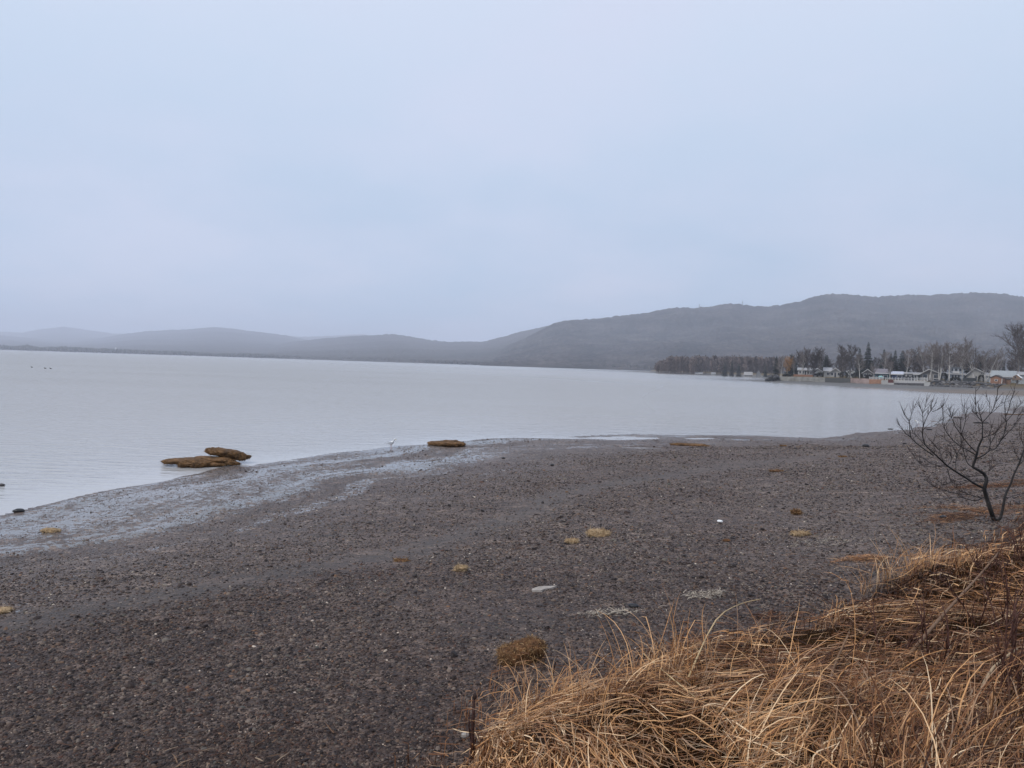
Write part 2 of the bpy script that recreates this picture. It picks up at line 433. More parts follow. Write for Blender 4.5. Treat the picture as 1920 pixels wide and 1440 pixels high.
F = grid_faces(*gx.shape)
keep = (gz.ravel()[F] > -1.2).any(1)
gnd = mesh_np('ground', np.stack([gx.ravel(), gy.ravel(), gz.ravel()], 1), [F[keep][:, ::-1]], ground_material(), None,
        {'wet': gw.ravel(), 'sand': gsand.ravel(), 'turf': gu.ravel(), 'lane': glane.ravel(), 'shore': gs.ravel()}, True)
tag(gnd, kind='structure')

# ------------------------------------------------------------------ water
def water_material():
    m, nt, bs = nodes('bay_water')
    pos = nd(nt, 'ShaderNodeNewGeometry').outputs['Position']
    calm = attr(nt, 'calm')
    mp = nd(nt, 'ShaderNodeMapping', {'Vector': pos, 'Rotation': (0, 0, R(12)), 'Scale': (0.35, 1.25, 1)}).outputs[0]
    n1 = nd(nt, 'ShaderNodeTexNoise', {'Vector': mp, 'Scale': 2.2, 'Detail': 3.0, 'Roughness': 0.55}).outputs['Fac']
    n2 = nd(nt, 'ShaderNodeTexNoise', {'Vector': mp, 'Scale': 0.7, 'Detail': 3.0, 'Roughness': 0.55}).outputs['Fac']
    patch = nd(nt, 'ShaderNodeTexNoise', {'Vector': nd(nt, 'ShaderNodeMapping', {'Vector': pos, 'Scale': (0.012, 0.03, 1)}).outputs[0], 'Scale': 1.0, 'Detail': 4.0}).outputs['Fac']
    gain = mth(nt, 'MULTIPLY', ramp(nt, patch, [(0.35, 0.55), (0.65, 1.0)]), mth(nt, 'SUBTRACT', 1.0, mth(nt, 'MULTIPLY', calm, 0.93)))
    h = mth(nt, 'ADD', n1, mth(nt, 'MULTIPLY', n2, 0.5))
    b = nd(nt, 'ShaderNodeBump', {'Height': h, 'Strength': mth(nt, 'MULTIPLY', gain, 1.0), 'Distance': 0.5})
    nt.links.new(b.outputs[0], bs.inputs['Normal'])
    nt.links.new(mixc(nt, calm, (0.30, 0.288, 0.27), (0.43, 0.42, 0.41)), bs.inputs['Base Color'])  # paler near shore: silty shallows, brighter sky reflection put into the base colour
    nt.links.new(mth(nt, 'SUBTRACT', 0.27, mth(nt, 'MULTIPLY', calm, 0.17)), bs.inputs['Roughness'])
    bs.inputs['IOR'].default_value = 1.33
    return m
wangs = np.radians(np.concatenate([np.linspace(-120, -45, 50), np.linspace(-44.5, 44.5, 300), np.linspace(45, 120, 40)]))
wx, wy = polar(320, 4, 12500, wangs)
ws = poly_dist(wx, wy, SHORE)
calm = np.exp(-np.maximum(-ws, 0) / (8.0 + 0.22 * np.hypot(wx, wy)))
wat = mesh_np('water', np.stack([wx.ravel(), wy.ravel(), wx.ravel() * 0], 1), [grid_faces(*wx.shape)[:, ::-1]], water_material(), None, {'calm': calm.ravel()}, True)
tag(wat, kind='structure')

# ------------------------------------------------------------------ hills
def forest_slope(name, dark, mid, pale, scale):
    m, nt, bs = nodes(name)
    pos = nd(nt, 'ShaderNodeNewGeometry').outputs['Position']
    a = nd(nt, 'ShaderNodeTexNoise', {'Vector': pos, 'Scale': scale, 'Detail': 7.0, 'Roughness': 0.68}).outputs['Fac']
    c = nd(nt, 'ShaderNodeTexNoise', {'Vector': nd(nt, 'ShaderNodeMapping', {'Vector': pos, 'Scale': (1, 1, 0.4)}).outputs[0], 'Scale': 0.07, 'Detail': 3.0}).outputs['Fac']
    col = ramp(nt, a, [(0.36, dark), (0.5, mid), (0.66, pale)])
    col = mixc(nt, 1.0, col, ramp(nt, c, [(0.3, 0.55), (0.7, 1.45)]), 'MULTIPLY')
    nt.links.new(col, bs.inputs['Base Color']); bs.inputs['Roughness'].default_value = 1.0
    bs.inputs['Specular IOR Level'].default_value = 0.0
    return m
def hill(name, outline, D_foot, D_ridge, mat, step, rows, fuzz, seed, wear=0.2):
    pxs = np.arange(outline[0][0], outline[-1][0] + step, step)
    pys = np.interp(pxs, [p[0] for p in outline], [p[1] for p in outline])
    Dr = np.interp(pxs, [p[0] for p in D_ridge], [p[1] for p in D_ridge])
    Df = np.interp(pxs, [p[0] for p in D_foot], [p[1] for p in D_foot])
    top = [at(a, b, d) for a, b, d in zip(pxs, pys, Dr)]
    H = np.array([p.z for p in top]); TX = np.array([p.x / p.y for p in top])
    v = np.concatenate([np.linspace(0, 1, rows), np.linspace(1.05, 1.35, rows // 6)])
    V, I = np.meshgrid(v, np.arange(len(pxs)), indexing='ij')
    Yg = Df[I] + (Dr - Df)[I] * V; Xg = TX[I] * Yg
    up = np.clip(V, 0, 1)
    shape = 0.22 * up + 0.78 * up ** 1.55
    shape = np.where(V > 1, 1 - 0.75 * (V - 1) ** 0.9, shape)
    val = fbm(Xg / 520, Yg / 520, seed, 4) - 0.5
    Z = H[I] * shape * (1 + wear * 3 * val * up * (1 - up) * 4 * 0.6)
    Z = Z + (vnoise(Xg / 7, Yg / 9, seed + 3) - 0.35) * fuzz * sstep(up, 0.0, 0.1) + (vnoise(Xg / 21, Yg / 26, seed + 5) - 0.5) * fuzz * 0.6 * sstep(up, 0, 0.1)
    Z = Z - 0.6 * (1 - sstep(V, 0, 0.01)) + 1.5 * sstep(V, 0, 0.02)
    o = mesh_np(name, np.stack([Xg.ravel(), Yg.ravel(), Z.ravel()], 1), [grid_faces(*Xg.shape)], mat, None, None, True)
    return tag(o, kind='structure')
fm_near = forest_slope('bare_forest_slope', (0.016, 0.019, 0.018), (0.046, 0.041, 0.039), (0.085, 0.075, 0.068), 0.0085)
fm_far = forest_slope('distant_forest_slope', (0.04, 0.04, 0.04), (0.06, 0.056, 0.053), (0.08, 0.074, 0.07), 0.003)
hill('hills', [(900, 690), (930, 661), (960, 646), (985, 636), (1010, 622), (1040, 607), (1060, 602), (1120, 598), (1160, 594), (1200, 589), (1240, 582), (1270, 577), (1300, 579), (1330, 576), (1370, 570), (1400, 574), (1440, 576), (1470, 572), (1500, 566), (1530, 556), (1560, 551), (1600, 553), (1640, 558), (1690, 554), (1740, 555), (1790, 552), (1830, 549), (1880, 552), (1920, 558), (2100, 570), (2300, 600), (2600, 660)],
     [(900, 1500), (1250, 1350), (1500, 1300), (2600, 1300)], [(900, 3300), (1010, 3350), (1250, 3300), (2600, 3300)], fm_near, 1.6, 90, 7.0, 41, 0.42)
hill('hills', [(420, 668), (480, 652), (540, 642), (600, 636), (660, 631), (735, 627), (760, 630), (800, 637.5), (840, 641.5), (905, 641), (940, 633), (970, 624), (1010, 616), (1060, 604), (1150, 606), (1300, 640)],
     [(420, 2500), (900, 1800), (1300, 1800)], [(420, 5600), (900, 4400), (1300, 4200)], fm_far, 3, 60, 6.0, 51, 0.25)
hill('hills', [(-700, 650), (-300, 632), (-100, 628), (0, 629), (60, 634), (130, 640), (190, 634), (230, 627), (270, 622), (320, 619), (350, 618), (400, 613.5), (430, 616), (480, 622), (530, 628), (570, 636), (640, 650), (720, 660)],
     [(-700, 3300), (720, 2700)], [(-700, 7600), (720, 7200)], fm_far, 4, 50, 6.0, 61, 0.2)
hill('hills', [(-700, 640), (-250, 612), (-100, 618), (0, 622), (40, 624), (80, 617), (120, 612.5), (150, 617), (185, 622), (215, 626), (300, 626), (420, 622), (520, 629), (560, 631.5), (600, 631), (640, 629), (680, 627), (720, 631), (800, 645)],
     [(-700, 5000), (800, 5000)], [(-700, 9800), (800, 9800)], fm_far, 4, 40, 6.0, 71, 0.2)

# ------------------------------------------------------------------ far woods (read as one mass)
def spindle_wood(name, spots, mat, label, n=5):
    """spots: (x, y, z, height, radius, tint) -> rounded many-sided crowns in one mesh"""
    S = np.array(spots); N = len(S)
    prof = [(0.0, 0.35), (0.25, 0.8), (0.5, 1.0), (0.75, 0.72), (1.0, 0.06)]
    k = np.arange(n) * 2 * math.pi / n
    V = np.zeros((N, len(prof), n, 3))
    for j, (h, r) in enumerate(prof):
        jr = r * (0.75 + 0.5 * rng.random((N, n)))
        V[:, j, :, 0] = S[:, 0:1] + np.cos(k)[None] * jr * S[:, 4:5]
        V[:, j, :, 1] = S[:, 1:2] + np.sin(k)[None] * jr * S[:, 4:5]
        V[:, j, :, 2] = S[:, 2:3] + h * S[:, 3:4] * (0.9 + 0.2 * rng.random((N, n)))
    base = (np.arange(N) * len(prof) * n)[:, None, None]
    j = np.arange(len(prof) - 1)[None, :, None]; q = np.arange(n)[None, None, :]
    a = base + j * n + q; b = base + j * n + (q + 1) % n
    Fq = np.stack([a, b, b + n, a + n], -1).reshape(-1, 4)
    o = mesh_np(name, V.reshape(-1, 3), [Fq], mat, None, {'tint': np.repeat(S[:, 5], len(prof) * n)})
    return tag(o, label, 'wood', kind='stuff')
spots = []
for i in range(5200):
    px = rng.uniform(-500, 1240); u = rng.random() ** 0.7
    D = np.interp(px, [-500, 0, 640, 960, 1240], [2750, 2550, 2350, 1650, 1380]) * (1.0 + 0.10 * u)
    h = np.interp(px, [-500, 0, 300, 650, 960, 1240], [15, 14, 12, 8, 7, 8]) * (0.6 + 0.55 * rng.random()) * (0.75 + 0.5 * vnoise(px / 25, 0, 4))
    spots.append((xat(px, D), D, 0.4 + 6 * u * 0.4, float(h), h * rng.uniform(0.25, 0.5), rng.random()))
spindle_wood('far_wood', spots, tinted('far_crown', [(0, (0.03, 0.035, 0.03)), (0.5, (0.055, 0.048, 0.043)), (1, (0.085, 0.075, 0.065))], 1.0, 0.0),
             'thin line of dark woods along the far shore under the hills')
# ------------------------------------------------------------------ wood on the point (reads as one mass)
def woodland():
    mbs = MB()
    for i in range(800):
        u = rng.random()
        px = 1228 + 235 * rng.random() ** 0.85; D = 640 + 240 * u
        x, y = xat(px, D), D
        z = max(ground(x, y), 0.4)
        edge = sstep(px, 1222, 1262)
        H = (8.0 + 5.5 * edge) * rng.uniform(0.72, 1.04)
        tn = rng.random()
        mbs.tube([(x, y, z - .3), (x + rng.normal() * .3, y, z + H * .5), (x + rng.normal() * .7, y, z + H)], [.16, .11, .03], 4, 0.75 if rng.random() < .06 else tn * .6)
        for k in range(54):
            f = rng.uniform(0.12, 0.95); a = rng.uniform(0, 6.28); L = H * rng.uniform(0.12, 0.30) * (1.1 - f * .6)
            p = Vector((x, y, z + H * f)); q = p + Vector((math.cos(a) * L, math.sin(a) * L, L * rng.uniform(0.5, 1.5)))
            w = Vector((-math.sin(a), math.cos(a), 0.3)) * 0.17
            mbs.tri(p - w, p + w, q, tn * .6); mbs.tri(q - Vector((.5, 0, .1)), q + Vector((.45, .1, .2)), p + Vector((0, 0, .6)), tn * .5)
            w2 = Vector((0.10, 0, 0.0)); mbs.tri(p - w2, p + w2, q + Vector((0, 0, .4)), tn * .6)
    o = mbs.build('woodland', tinted('bare_wood', [(0, (0.10, 0.075, 0.065)), (0.6, (0.19, 0.145, 0.125)), (0.8, (0.36, 0.33, 0.30))], 1.0, 0.0))
    tag(o, 'bare brown wood filling the low point beyond the cottages', 'wood', kind='stuff')
woodland()

# ------------------------------------------------------------------ trees
BIRCH = plain('birch_bark', (0.50, 0.475, 0.445), 0.8, 0.35, 2.0)
GREYBARK = plain('grey_bark', (0.16, 0.14, 0.125), 0.9, 0.3, 2.0)
TWIGB = plain('birch_twigs', (0.20, 0.17, 0.155), 0.9, 0.25, 0.6, spec=0.1)
TWIGG = plain('bare_twigs', (0.085, 0.068, 0.062), 0.9, 0.3, 0.5, spec=0.1)
def branch_pts(p, d, L, n, wob, lift, rnd):
    pts = [Vector(p)]; d = Vector(d).normalized()
    for i in range(n):
        d = (d + Vector((rnd.gauss(0, wob), rnd.gauss(0, wob), rnd.gauss(0, wob) + lift))).normalized()
        pts.append(pts[-1] + d * (L / n))
    return pts
def bare_tree_meshes(seed, H, spread, stems, limbs, low, droop=0.0, tw=1.0):
    rnd = random.Random(seed); tr = MB(); cr = MB()
    for sidx in range(stems):
        az = rnd.uniform(0, 6.28)
        lean = 0.0 if stems == 1 else rnd.uniform(0.12, 0.34)
        h = H * (1.0 if sidx == 0 else rnd.uniform(0.7, 0.97))
        d0 = Vector((math.cos(az) * lean, math.sin(az) * lean, 1))
        tp = branch_pts((math.cos(az) * .15 * (stems > 1), math.sin(az) * .15 * (stems > 1), -0.3), d0, h + .3, 8, 0.05, 0.04, rnd)
        r0 = 0.018 * h / (1.25 if stems > 1 else 1)
        tr.tube(tp, [r0 * (1 - i / 8.6) ** 0.8 for i in range(9)], 6)
        for j in range(limbs):
            f = low + (0.97 - low) * (j + rnd.random()) / limbs
            k = min(int(f * 8), 7); p = tp[k].lerp(tp[k + 1], f * 8 - k)
            a = j * 2.4 + rnd.uniform(-.6, .6)
            L = spread * H * (0.30 + 0.85 * math.sin(math.pi * min(1, max(0, (f - .12) / .98)))) * rnd.uniform(0.75, 1.2)
            lp = branch_pts(p, (math.cos(a), math.sin(a), rnd.uniform(0.7, 1.5)), L, 4, 0.14, 0.10 - droop, rnd)
            rl = r0 * (1 - f) * 0.36 + 0.022
            tr.tube(lp, [rl * (1 - q * .22) for q in range(5)], 4)
            for q in range(9):
                g = 0.2 + 0.8 * (q + rnd.random()) / 9; kk = min(int(g * 4), 3); p2 = lp[kk].lerp(lp[kk + 1], g * 4 - kk)
                a2 = rnd.uniform(0, 6.28)
                sd = (lp[kk + 1] - lp[kk]).normalized() + Vector((math.cos(a2), math.sin(a2), rnd.uniform(-.1, .8))) * 0.9
                L2 = L * rnd.uniform(0.25, 0.5)
                bp = branch_pts(p2, sd, L2, 3, 0.16, 0.06 - droop * 2, rnd)
                cr.tube(bp, [0.028 * tw, 0.022 * tw, 0.016 * tw, 0.01], 3, cap=False)
                for w in range(10):
                    g3 = rnd.random(); k3 = min(int(g3 * 3), 2); p3 = bp[k3].lerp(bp[k3 + 1], g3 * 3 - k3)
                    d3 = (bp[k3 + 1] - bp[k3]).normalized() + Vector((rnd.gauss(0, .6), rnd.gauss(0, .6), rnd.gauss(0.2, .5) - droop * 6))
                    e3 = p3 + d3.normalized() * L2 * rnd.uniform(0.3, 0.6)
                    wv = d3.orthogonal().normalized() * 0.017 * tw
                    cr.tri(p3 - wv, p3 + wv, e3)
                    m = p3.lerp(e3, .4); cr.tri(m - wv * .7, m + wv * .7, m + (d3.normalized() + Vector((rnd.gauss(0, .6), rnd.gauss(0, .6), rnd.gauss(0, .6)))) * L2 * .22)
    return tr, cr
def spruce_meshes(seed, H, rad, ragged):
    rnd = random.Random(seed); tr = MB(); cr = MB()
    tr.tube([(0, 0, -.3), (0, 0, H * .5), (0.05, 0, H * .98)], [H * .018, H * .011, .02], 6)
    lv = int(H * 3.2)
    for i in range(lv):
        f = (i + rnd.random()) / lv; z = H * (0.08 + 0.92 * f)
        Rr = rad * (1 - f) ** 0.85 * (1 + ragged * math.sin(i * 1.7 + seed)) + 0.12
        nb = 9 if f < .8 else 6
        for b in range(nb):
            a = i * 1.9 + b * 6.283 / nb + rnd.uniform(-.25, .25); L = Rr * rnd.uniform(0.7, 1.15)
            if rnd.random() < 0.06: continue
            d = Vector((math.cos(a), math.sin(a), 0)); s = Vector((-d.y, d.x, 0))
            dr = -0.10 - 0.25 * (1 - f)
            p = Vector((0, 0, z)); q = p + d * L + Vector((0, 0, L * dr))
            tn = rnd.random()
            for w in range(7):
                g = 0.15 + 0.8 * (w + rnd.random()) / 7; c = p.lerp(q, g)
                sw = L * 0.20 * (1.15 - g) + 0.10
                for sg in (-1, 1):
                    e = c + d * sw * .9 + s * sg * sw * 1.4 + Vector((0, 0, -rnd.uniform(0.05, 0.28) * (1 + L * .3)))
                    cr.add([c - d * .13, c + d * .13, e], [(0, 1, 2)], tn)
            cr.add([p + s * .08, p - s * .08, q], [(0, 1, 2)], tn)
    return tr, cr
NEEDLE = tinted('spruce_needles', [(0, (0.018, 0.026, 0.020)), (0.6, (0.030, 0.040, 0.029)), (1, (0.050, 0.058, 0.042))], 0.9, 0.1)
def proto_tree(name, meshes, tm, cm_):
    r = empty(name, (0, -400, 0))
    meshes[0].build('trunk', tm, r, True); meshes[1].build('crown', cm_, r)
    return r
P_H = 14.0
PROTO = {
    'birch': [proto_tree('birch_tree', bare_tree_meshes(s, P_H, .26, st, lm, .32, 0, 1.7), BIRCH, TWIGB) for s, st, lm in ((1, 1, 22), (2, 2, 15), (3, 3, 12))],
    'bare': [proto_tree('bare_tree', bare_tree_meshes(s, P_H, .24, st, 24, .14, 0, 2.8), GREYBARK, TWIGG) for s, st in ((11, 1), (12, 2), (13, 1))],
    'big': [proto_tree('bare_tree', bare_tree_meshes(27, P_H, .30, 1, 40, .25, 0, 1.7), GREYBARK, plain('old_twigs', (0.13, 0.105, 0.095), 0.9, 0.3, 0.5))],
    'spruce': [proto_tree('spruce_tree', spruce_meshes(s, P_H, rd, rg), GREYBARK, NEEDLE) for s, rd, rg in ((5, 2.5, .16), (6, 3.0, .22))],
    'pine': [proto_tree('pine_tree', spruce_meshes(8, P_H, 4.2, .28), GREYBARK, NEEDLE)],
    'willow': [proto_tree('willow_tree', bare_tree_meshes(31, P_H, .34, 1, 26, .22, 0.05, 2.6), plain('willow_bark', (.30, .24, .17), .9), plain('willow_twigs', (0.46, 0.25, 0.09), 0.8, 0.3, 0.5))],
}
_used = {}
_cnt = {}
def tree(kind, px, top, D, label, cat='tree', group=None, var=None):
    x, y = xat(px, D), D; z = ground(x, y)
    H = at(px, top, D).z - z
    ps = PROTO[kind]; i = _cnt.get(kind, 0) if var is None else var; _cnt[kind] = _cnt.get(kind, 0) + 1
    pr = ps[i % len(ps)]
    if pr.name in _used: o = copy_tree(pr)
    else: o = pr; _used[pr.name] = 1
    s = H / P_H
    w = s * rng.uniform(0.9, 1.12)
    o.location = (x, y, z - 0.05); o.scale = (w, w, s); o.rotation_euler = (0, 0, rng.uniform(0, 6.28))
    return tag(o, label, cat, group)
# dark thicket behind the cottages
grp = 'bare trees in the thicket behind the cottages'
tops = [(1455, 672), (1500, 662), (1530, 662), (1560, 676), (1580, 658), (1600, 668), (1640, 668), (1660, 668), (1700, 672), (1730, 664), (1760, 664), (1790, 660), (1830, 668), (1860, 668), (1880, 675), (1925, 662), (2000, 655)]
for i in range(58):
    px = 1470 + 470 * (i + rng.random()) / 58
    D = rng.uniform(345, 420)
    ty = np.interp(px, [p[0] for p in tops], [p[1] for p in tops]) + rng.uniform(0, 12)
    tree('bare', px, ty, D, 'bare grey-brown tree crowded in the dark thicket behind the shore cottages', group=grp)
for px, top, D, var, lab in [
    (1454, 667, 325, 0, 'dark spruce at the seaward end of the cottages, beside the rock groyne'),
    (1482, 663, 345, 1, 'tall dark spruce rising right behind the orange willow'),
    (1491, 676, 335, 0, 'small dark spruce between the orange willow and the white cottage'),
    (1507, 668, 350, 1, 'dark spruce behind the roof of the white cottage with the red deck'),
    (1609, 652, 330, 0, 'slim pointed spruce left of the tallest spruce'),
    (1625, 641, 325, 1, 'tallest dark spruce standing above the whole tree line'),
    (1655, 654, 345, 0, 'spruce behind the teal house with thin bare top'),
    (1668, 661, 350, 1, 'short spruce between two taller ones behind the teal house'),
    (1676, 656, 345, 0, 'pointed spruce behind the blue garage'),
    (1812, 668, 335, 1, 'dark spruce behind the gap between blue house and white gable house'),
    (1880, 680, 320, 0, 'low dark spruce behind the long grey-roofed building'),
    (1358, 680, 545, 1, 'leftmost spruce of the far clump on the wooded point'),
    (1371, 676, 550, 0, 'tallest middle spruce of the far clump on the wooded point'),
    (1384, 681, 545, 1, 'rightmost spruce of the far clump on the wooded point'),
    (1434, 682, 520, 0, 'far spruce beside the steep-roofed cabin on the point')]:
    tree('spruce', px, top, D, lab, 'spruce', var=var)
tree('pine', 1690, 656, 345, 'broad rounded dark pine behind the pale mobile home', 'pine')
tree('pine', 1548, 664, 350, 'broad dark pine behind the small gabled white cottage', 'pine')
tree('pine', 1835, 678, 330, 'broad dark evergreen behind the roof ridge of the white gable house', 'pine')
tree('willow', 1475, 674, 312, 'small orange-twigged willow on the seaward lawn', 'willow')
for kind, px, top, D, var, lab in [
    ('birch', 1463, 671, 316, 0, 'slender white birch left of the orange willow'),
    ('birch', 1488, 678, 312, 0, 'leaning white birch right of the orange willow'),
    ('birch', 1499, 655, 318, 1, 'tall white birch at the corner of the red-decked cottage'),
    ('bare', 1514, 658, 316, 0, 'grey bare tree in front of the red-decked white cottage'),
    ('bare', 1524, 655, 318, 1, 'tall dark bare tree right of the red-decked white cottage'),
    ('bare', 1536, 660, 325, 2, 'bare dark tree in front of the white boathouse'),
    ('bare', 1579, 653, 305, 2, 'tall bushy bare tree right of the small gabled cottage'),
    ('bare', 1592, 650, 307, 0, 'bare tree with a pale trunk above the dark wooden wall'),
    ('birch', 1611, 668, 300, 0, 'thin pale birch under the slim pointed spruce'),
    ('birch', 1637, 684, 296, 1, 'low pale birch beside the teal-walled house'),
    ('birch', 1655, 664, 312, 0, 'thin-trunked birch behind the teal roof'),
    ('birch', 1668, 678, 290, 2, 'stout pollarded birch between teal house and blue garage'),
    ('birch', 1698, 660, 300, 0, 'straight white birch in front of the pale mobile home'),
    ('bare', 1716, 660, 310, 1, 'spreading bare tree behind the low grey annex'),
    ('birch', 1729, 655, 300, 1, 'forked white birch left of the wide gabled cottage'),
    ('birch', 1742, 643, 284, 2, 'tall many-stemmed white birch in front of the wide gabled cottage'),
    ('birch', 1760, 646, 282, 2, 'white birch clump at the right eave of the wide gabled cottage'),
    ('birch', 1779, 648, 278, 0, 'white birch at the left corner of the blue two-storey house'),
    ('birch', 1793, 640, 305, 1, 'tall dense-crowned birch behind the blue two-storey house'),
    ('birch', 1803, 652, 280, 0, 'white birch at the right corner of the blue two-storey house'),
    ('birch', 1828, 650, 270, 1, 'forked white birch on the lawn before the white gable house'),
    ('birch', 1847, 654, 268, 2, 'white birch clump between white gable house and brown shed'),
    ('birch', 1862, 660, 290, 1, 'pale birch behind the brown shed'),
    ('big', 1907, 619, 268, 0, 'largest bare tree, standing behind the stilted playhouse'),
    ('bare', 1935, 640, 290, 1, 'bare tree at the right edge beyond the largest tree')]:
    tree(kind, px, top, D, lab, 'birch' if kind == 'birch' else 'tree', var=var)

# ------------------------------------------------------------------ buildings on the shore
WIN = plain('dark_window', (0.03, 0.035, 0.045), 0.12, 0.3, 1.0, 0, 0.5)
WHITE = plain('white_paint', (0.60, 0.59, 0.58), 0.6, 0.10, 1.5)
def siding(c, nm): return boards(nm, tuple(v * .8 for v in c), False, 4.0)
def house(name, label, cat, px0, px1, D, wh, rh, depth, wall, roof, gable=False, wins=(), doors=(), yaw=0.0, fascia=WHITE, over=0.35, chimney=False, dz=0.0, rpos=0.5, wframe=WHITE):
    pxm = (px0 + px1) / 2; x, y = xat(pxm, D), D
    W = (px1 - px0) / FPX * D
    h = empty(name, (x, y, ground(x, y) - 0.1 + dz), -math.atan2(x, y) + yaw, label, cat)
    w = MB()
    if gable:
        xr = -W / 2 + W * rpos
        w.prism([(-W / 2, 0), (W / 2, 0), (W / 2, wh), (xr, wh + rh), (-W / 2, wh)], 0, depth)
        w.build('wall', wall, h)
        r = MB(); f = MB()
        for s0, s1 in ((-1, -W / 2), (1, W / 2)):
            ex = s1 + s0 * over; run = abs(s1 - xr); ez = wh - rh * over / run
            r.prism([(xr, wh + rh + .02), (ex, ez + .02), (ex, ez + .18), (xr, wh + rh + .20)][::s0], -over, depth + over)
            f.prism([(xr, wh + rh - .06), (ex, ez - .06), (ex, ez + .20), (xr, wh + rh + .22)][::s0], -over - .09, -over - .004)
        ro = r.build('roof', roof, h); f.build('fascia', fascia, h)
    else:
        w.box(-W / 2, W / 2, 0, depth, 0, wh); w.prism([(-W / 2, 0), (W / 2, 0)] and [(-W / 2, wh - .01), (W / 2, wh - .01), (W / 2, wh)], 0.01, 0.02)
        # gable ends left and right
        for sx in (-W / 2, W / 2 - .12):
            w.add([(sx, 0, wh), (sx, depth, wh), (sx, depth / 2, wh + rh), (sx + .12, 0, wh), (sx + .12, depth, wh), (sx + .12, depth / 2, wh + rh)],
                  [(0, 1, 2), (5, 4, 3), (0, 3, 4, 1), (1, 4, 5, 2), (2, 5, 3, 0)])
        w.build('wall', wall, h)
        r = MB(); k = rh / (depth / 2)
        for s in (0, 1):
            ye = -over if s == 0 else depth + over
            ze = wh - over * k
            r.add([(-W / 2 - over, ye, ze), (W / 2 + over, ye, ze), (W / 2 + over, depth / 2, wh + rh), (-W / 2 - over, depth / 2, wh + rh),
                   (-W / 2 - over, ye, ze + .16), (W / 2 + over, ye, ze + .16), (W / 2 + over, depth / 2, wh + rh + .16), (-W / 2 - over, depth / 2, wh + rh + .16)],
                  [(0, 1, 2, 3), (4, 7, 6, 5), (0, 4, 5, 1), (1, 5, 6, 2), (2, 6, 7, 3), (3, 7, 4, 0)])
        ro = r.build('roof', roof, h)
        f = MB(); f.box(-W / 2 - over, W / 2 + over, -over - .09, -over - .004, wh - over * k - .1, wh - over * k + .2); f.build('fascia', fascia, h)
    if chimney:
        c = MB(); c.box(W * .15, W * .15 + .6, depth * .5 - .3, depth * .5 + .3, wh + rh * .5, wh + rh + .9); c.build('chimney', plain('chimney_brick', (.2, .1, .08)), ro)
    for u0, u1, z0, z1 in wins:
        a, b = -W / 2 + u0 * W, -W / 2 + u1 * W
        fr = MB(); t = .10
        fr.box(a - t, b + t, -.07, -.003, z0 - t, z0); fr.box(a - t, b + t, -.07, -.003, z1, z1 + t)
        fr.box(a - t, a, -.07, -.003, z0, z1); fr.box(b, b + t, -.07, -.003, z0, z1)
        if b - a > 1.6: fr.box((a + b) / 2 - .04, (a + b) / 2 + .04, -.06, -.003, z0, z1)
        fo = fr.build('window', wframe, h)
        p = MB(); p.box(a, b, -.03, -.004, z0, z1); p.build('pane', WIN, fo)
    for u0, u1, z1, mm in doors:
        a, b = -W / 2 + u0 * W, -W / 2 + u1 * W
        d = MB(); d.box(a, b, -.06, -.003, 0.12, z1); d.build('door', mm, h)
    return h
GREYR = plain('grey_roof', (0.22, 0.22, 0.23), 0.8, 0.2, 1.0)
PALER = plain('pale_roof', (0.31, 0.31, 0.32), 0.7, 0.2, 1.0)
DARKR = plain('dark_shingle_roof', (0.075, 0.07, 0.07), 0.9, 0.25, 2.0)
BRICKW = siding((0.33, 0.165, 0.095), 'red_brown_boards')
house('cottage', 'white flat-fronted cottage above a red-brown deck', 'cottage', 1496, 1521, 322, 2.5, .8, 6, siding((.52, .51, .50), 'white_siding'), PALER, False, [(.1, .22, .9, 2), (.32, .42, .9, 2), (.62, .78, .9, 2), (.86, .95, .9, 2)], [(.47, .56, 2.1, WIN)], dz=.3)
house('boathouse', 'white boathouse with a bright fascia and dark front', 'boathouse', 1523, 1540, 324, 2.2, 1.3, 7, siding((.6, .6, .59), 'bright_siding'), GREYR, True, [(.15, .85, .6, 1.5)], yaw=.25)
house('cottage', 'small grey-white cottage with low hipped gable above the concrete seawall', 'cottage', 1544, 1557, 318, 2.7, 1.2, 6, siding((.45, .45, .44), 'grey_siding'), PALER, False, [(.4, .7, .9, 1.9)])
house('cottage', 'small pale cottage with porch posts and a wide gable roof', 'cottage', 1556, 1574, 312, 2.3, 1.35, 7, siding((.48, .46, .43), 'cream_siding'), PALER, True, [(.1, .3, .8, 1.9), (.72, .9, .8, 1.9)], [(.42, .58, 2.0, WIN)], over=.6)
house('shed', 'little white shed above the rusty retaining wall', 'shed', 1587, 1600, 312, 2.5, .9, 4, siding((.6, .6, .58), 'shed_siding'), PALER, True, [(.55, .9, .6, 1.8)])
house('cabin', 'dark cabin with a low thin-edged gable under the tallest spruce', 'cabin', 1617, 1634, 306, 2.2, 1.4, 6, siding((.12, .115, .11), 'dark_siding'), DARKR, True, [(.15, .4, .8, 1.8), (.6, .85, .8, 1.8)])
house('house', 'teal-walled house with a low grey roof and white eave', 'house', 1641, 1664, 304, 2.3, 1.6, 8, siding((.03, .10, .12), 'teal_siding'), plain('mauve_roof', (.19, .175, .19)), False, [(.35, .9, .5, 1.5)], [(.1, .2, 2.0, WIN)])
house('garage', 'blue garage with a pale blue-white gable roof', 'garage', 1672, 1690, 296, 2.1, .95, 6, siding((.06, .085, .17), 'blue_siding'), plain('blue_white_roof', (.44, .46, .53)), False, [(.52, .92, .35, 1.7)], [(.12, .3, 1.9, plain('navy_door', (.03, .04, .08)))])
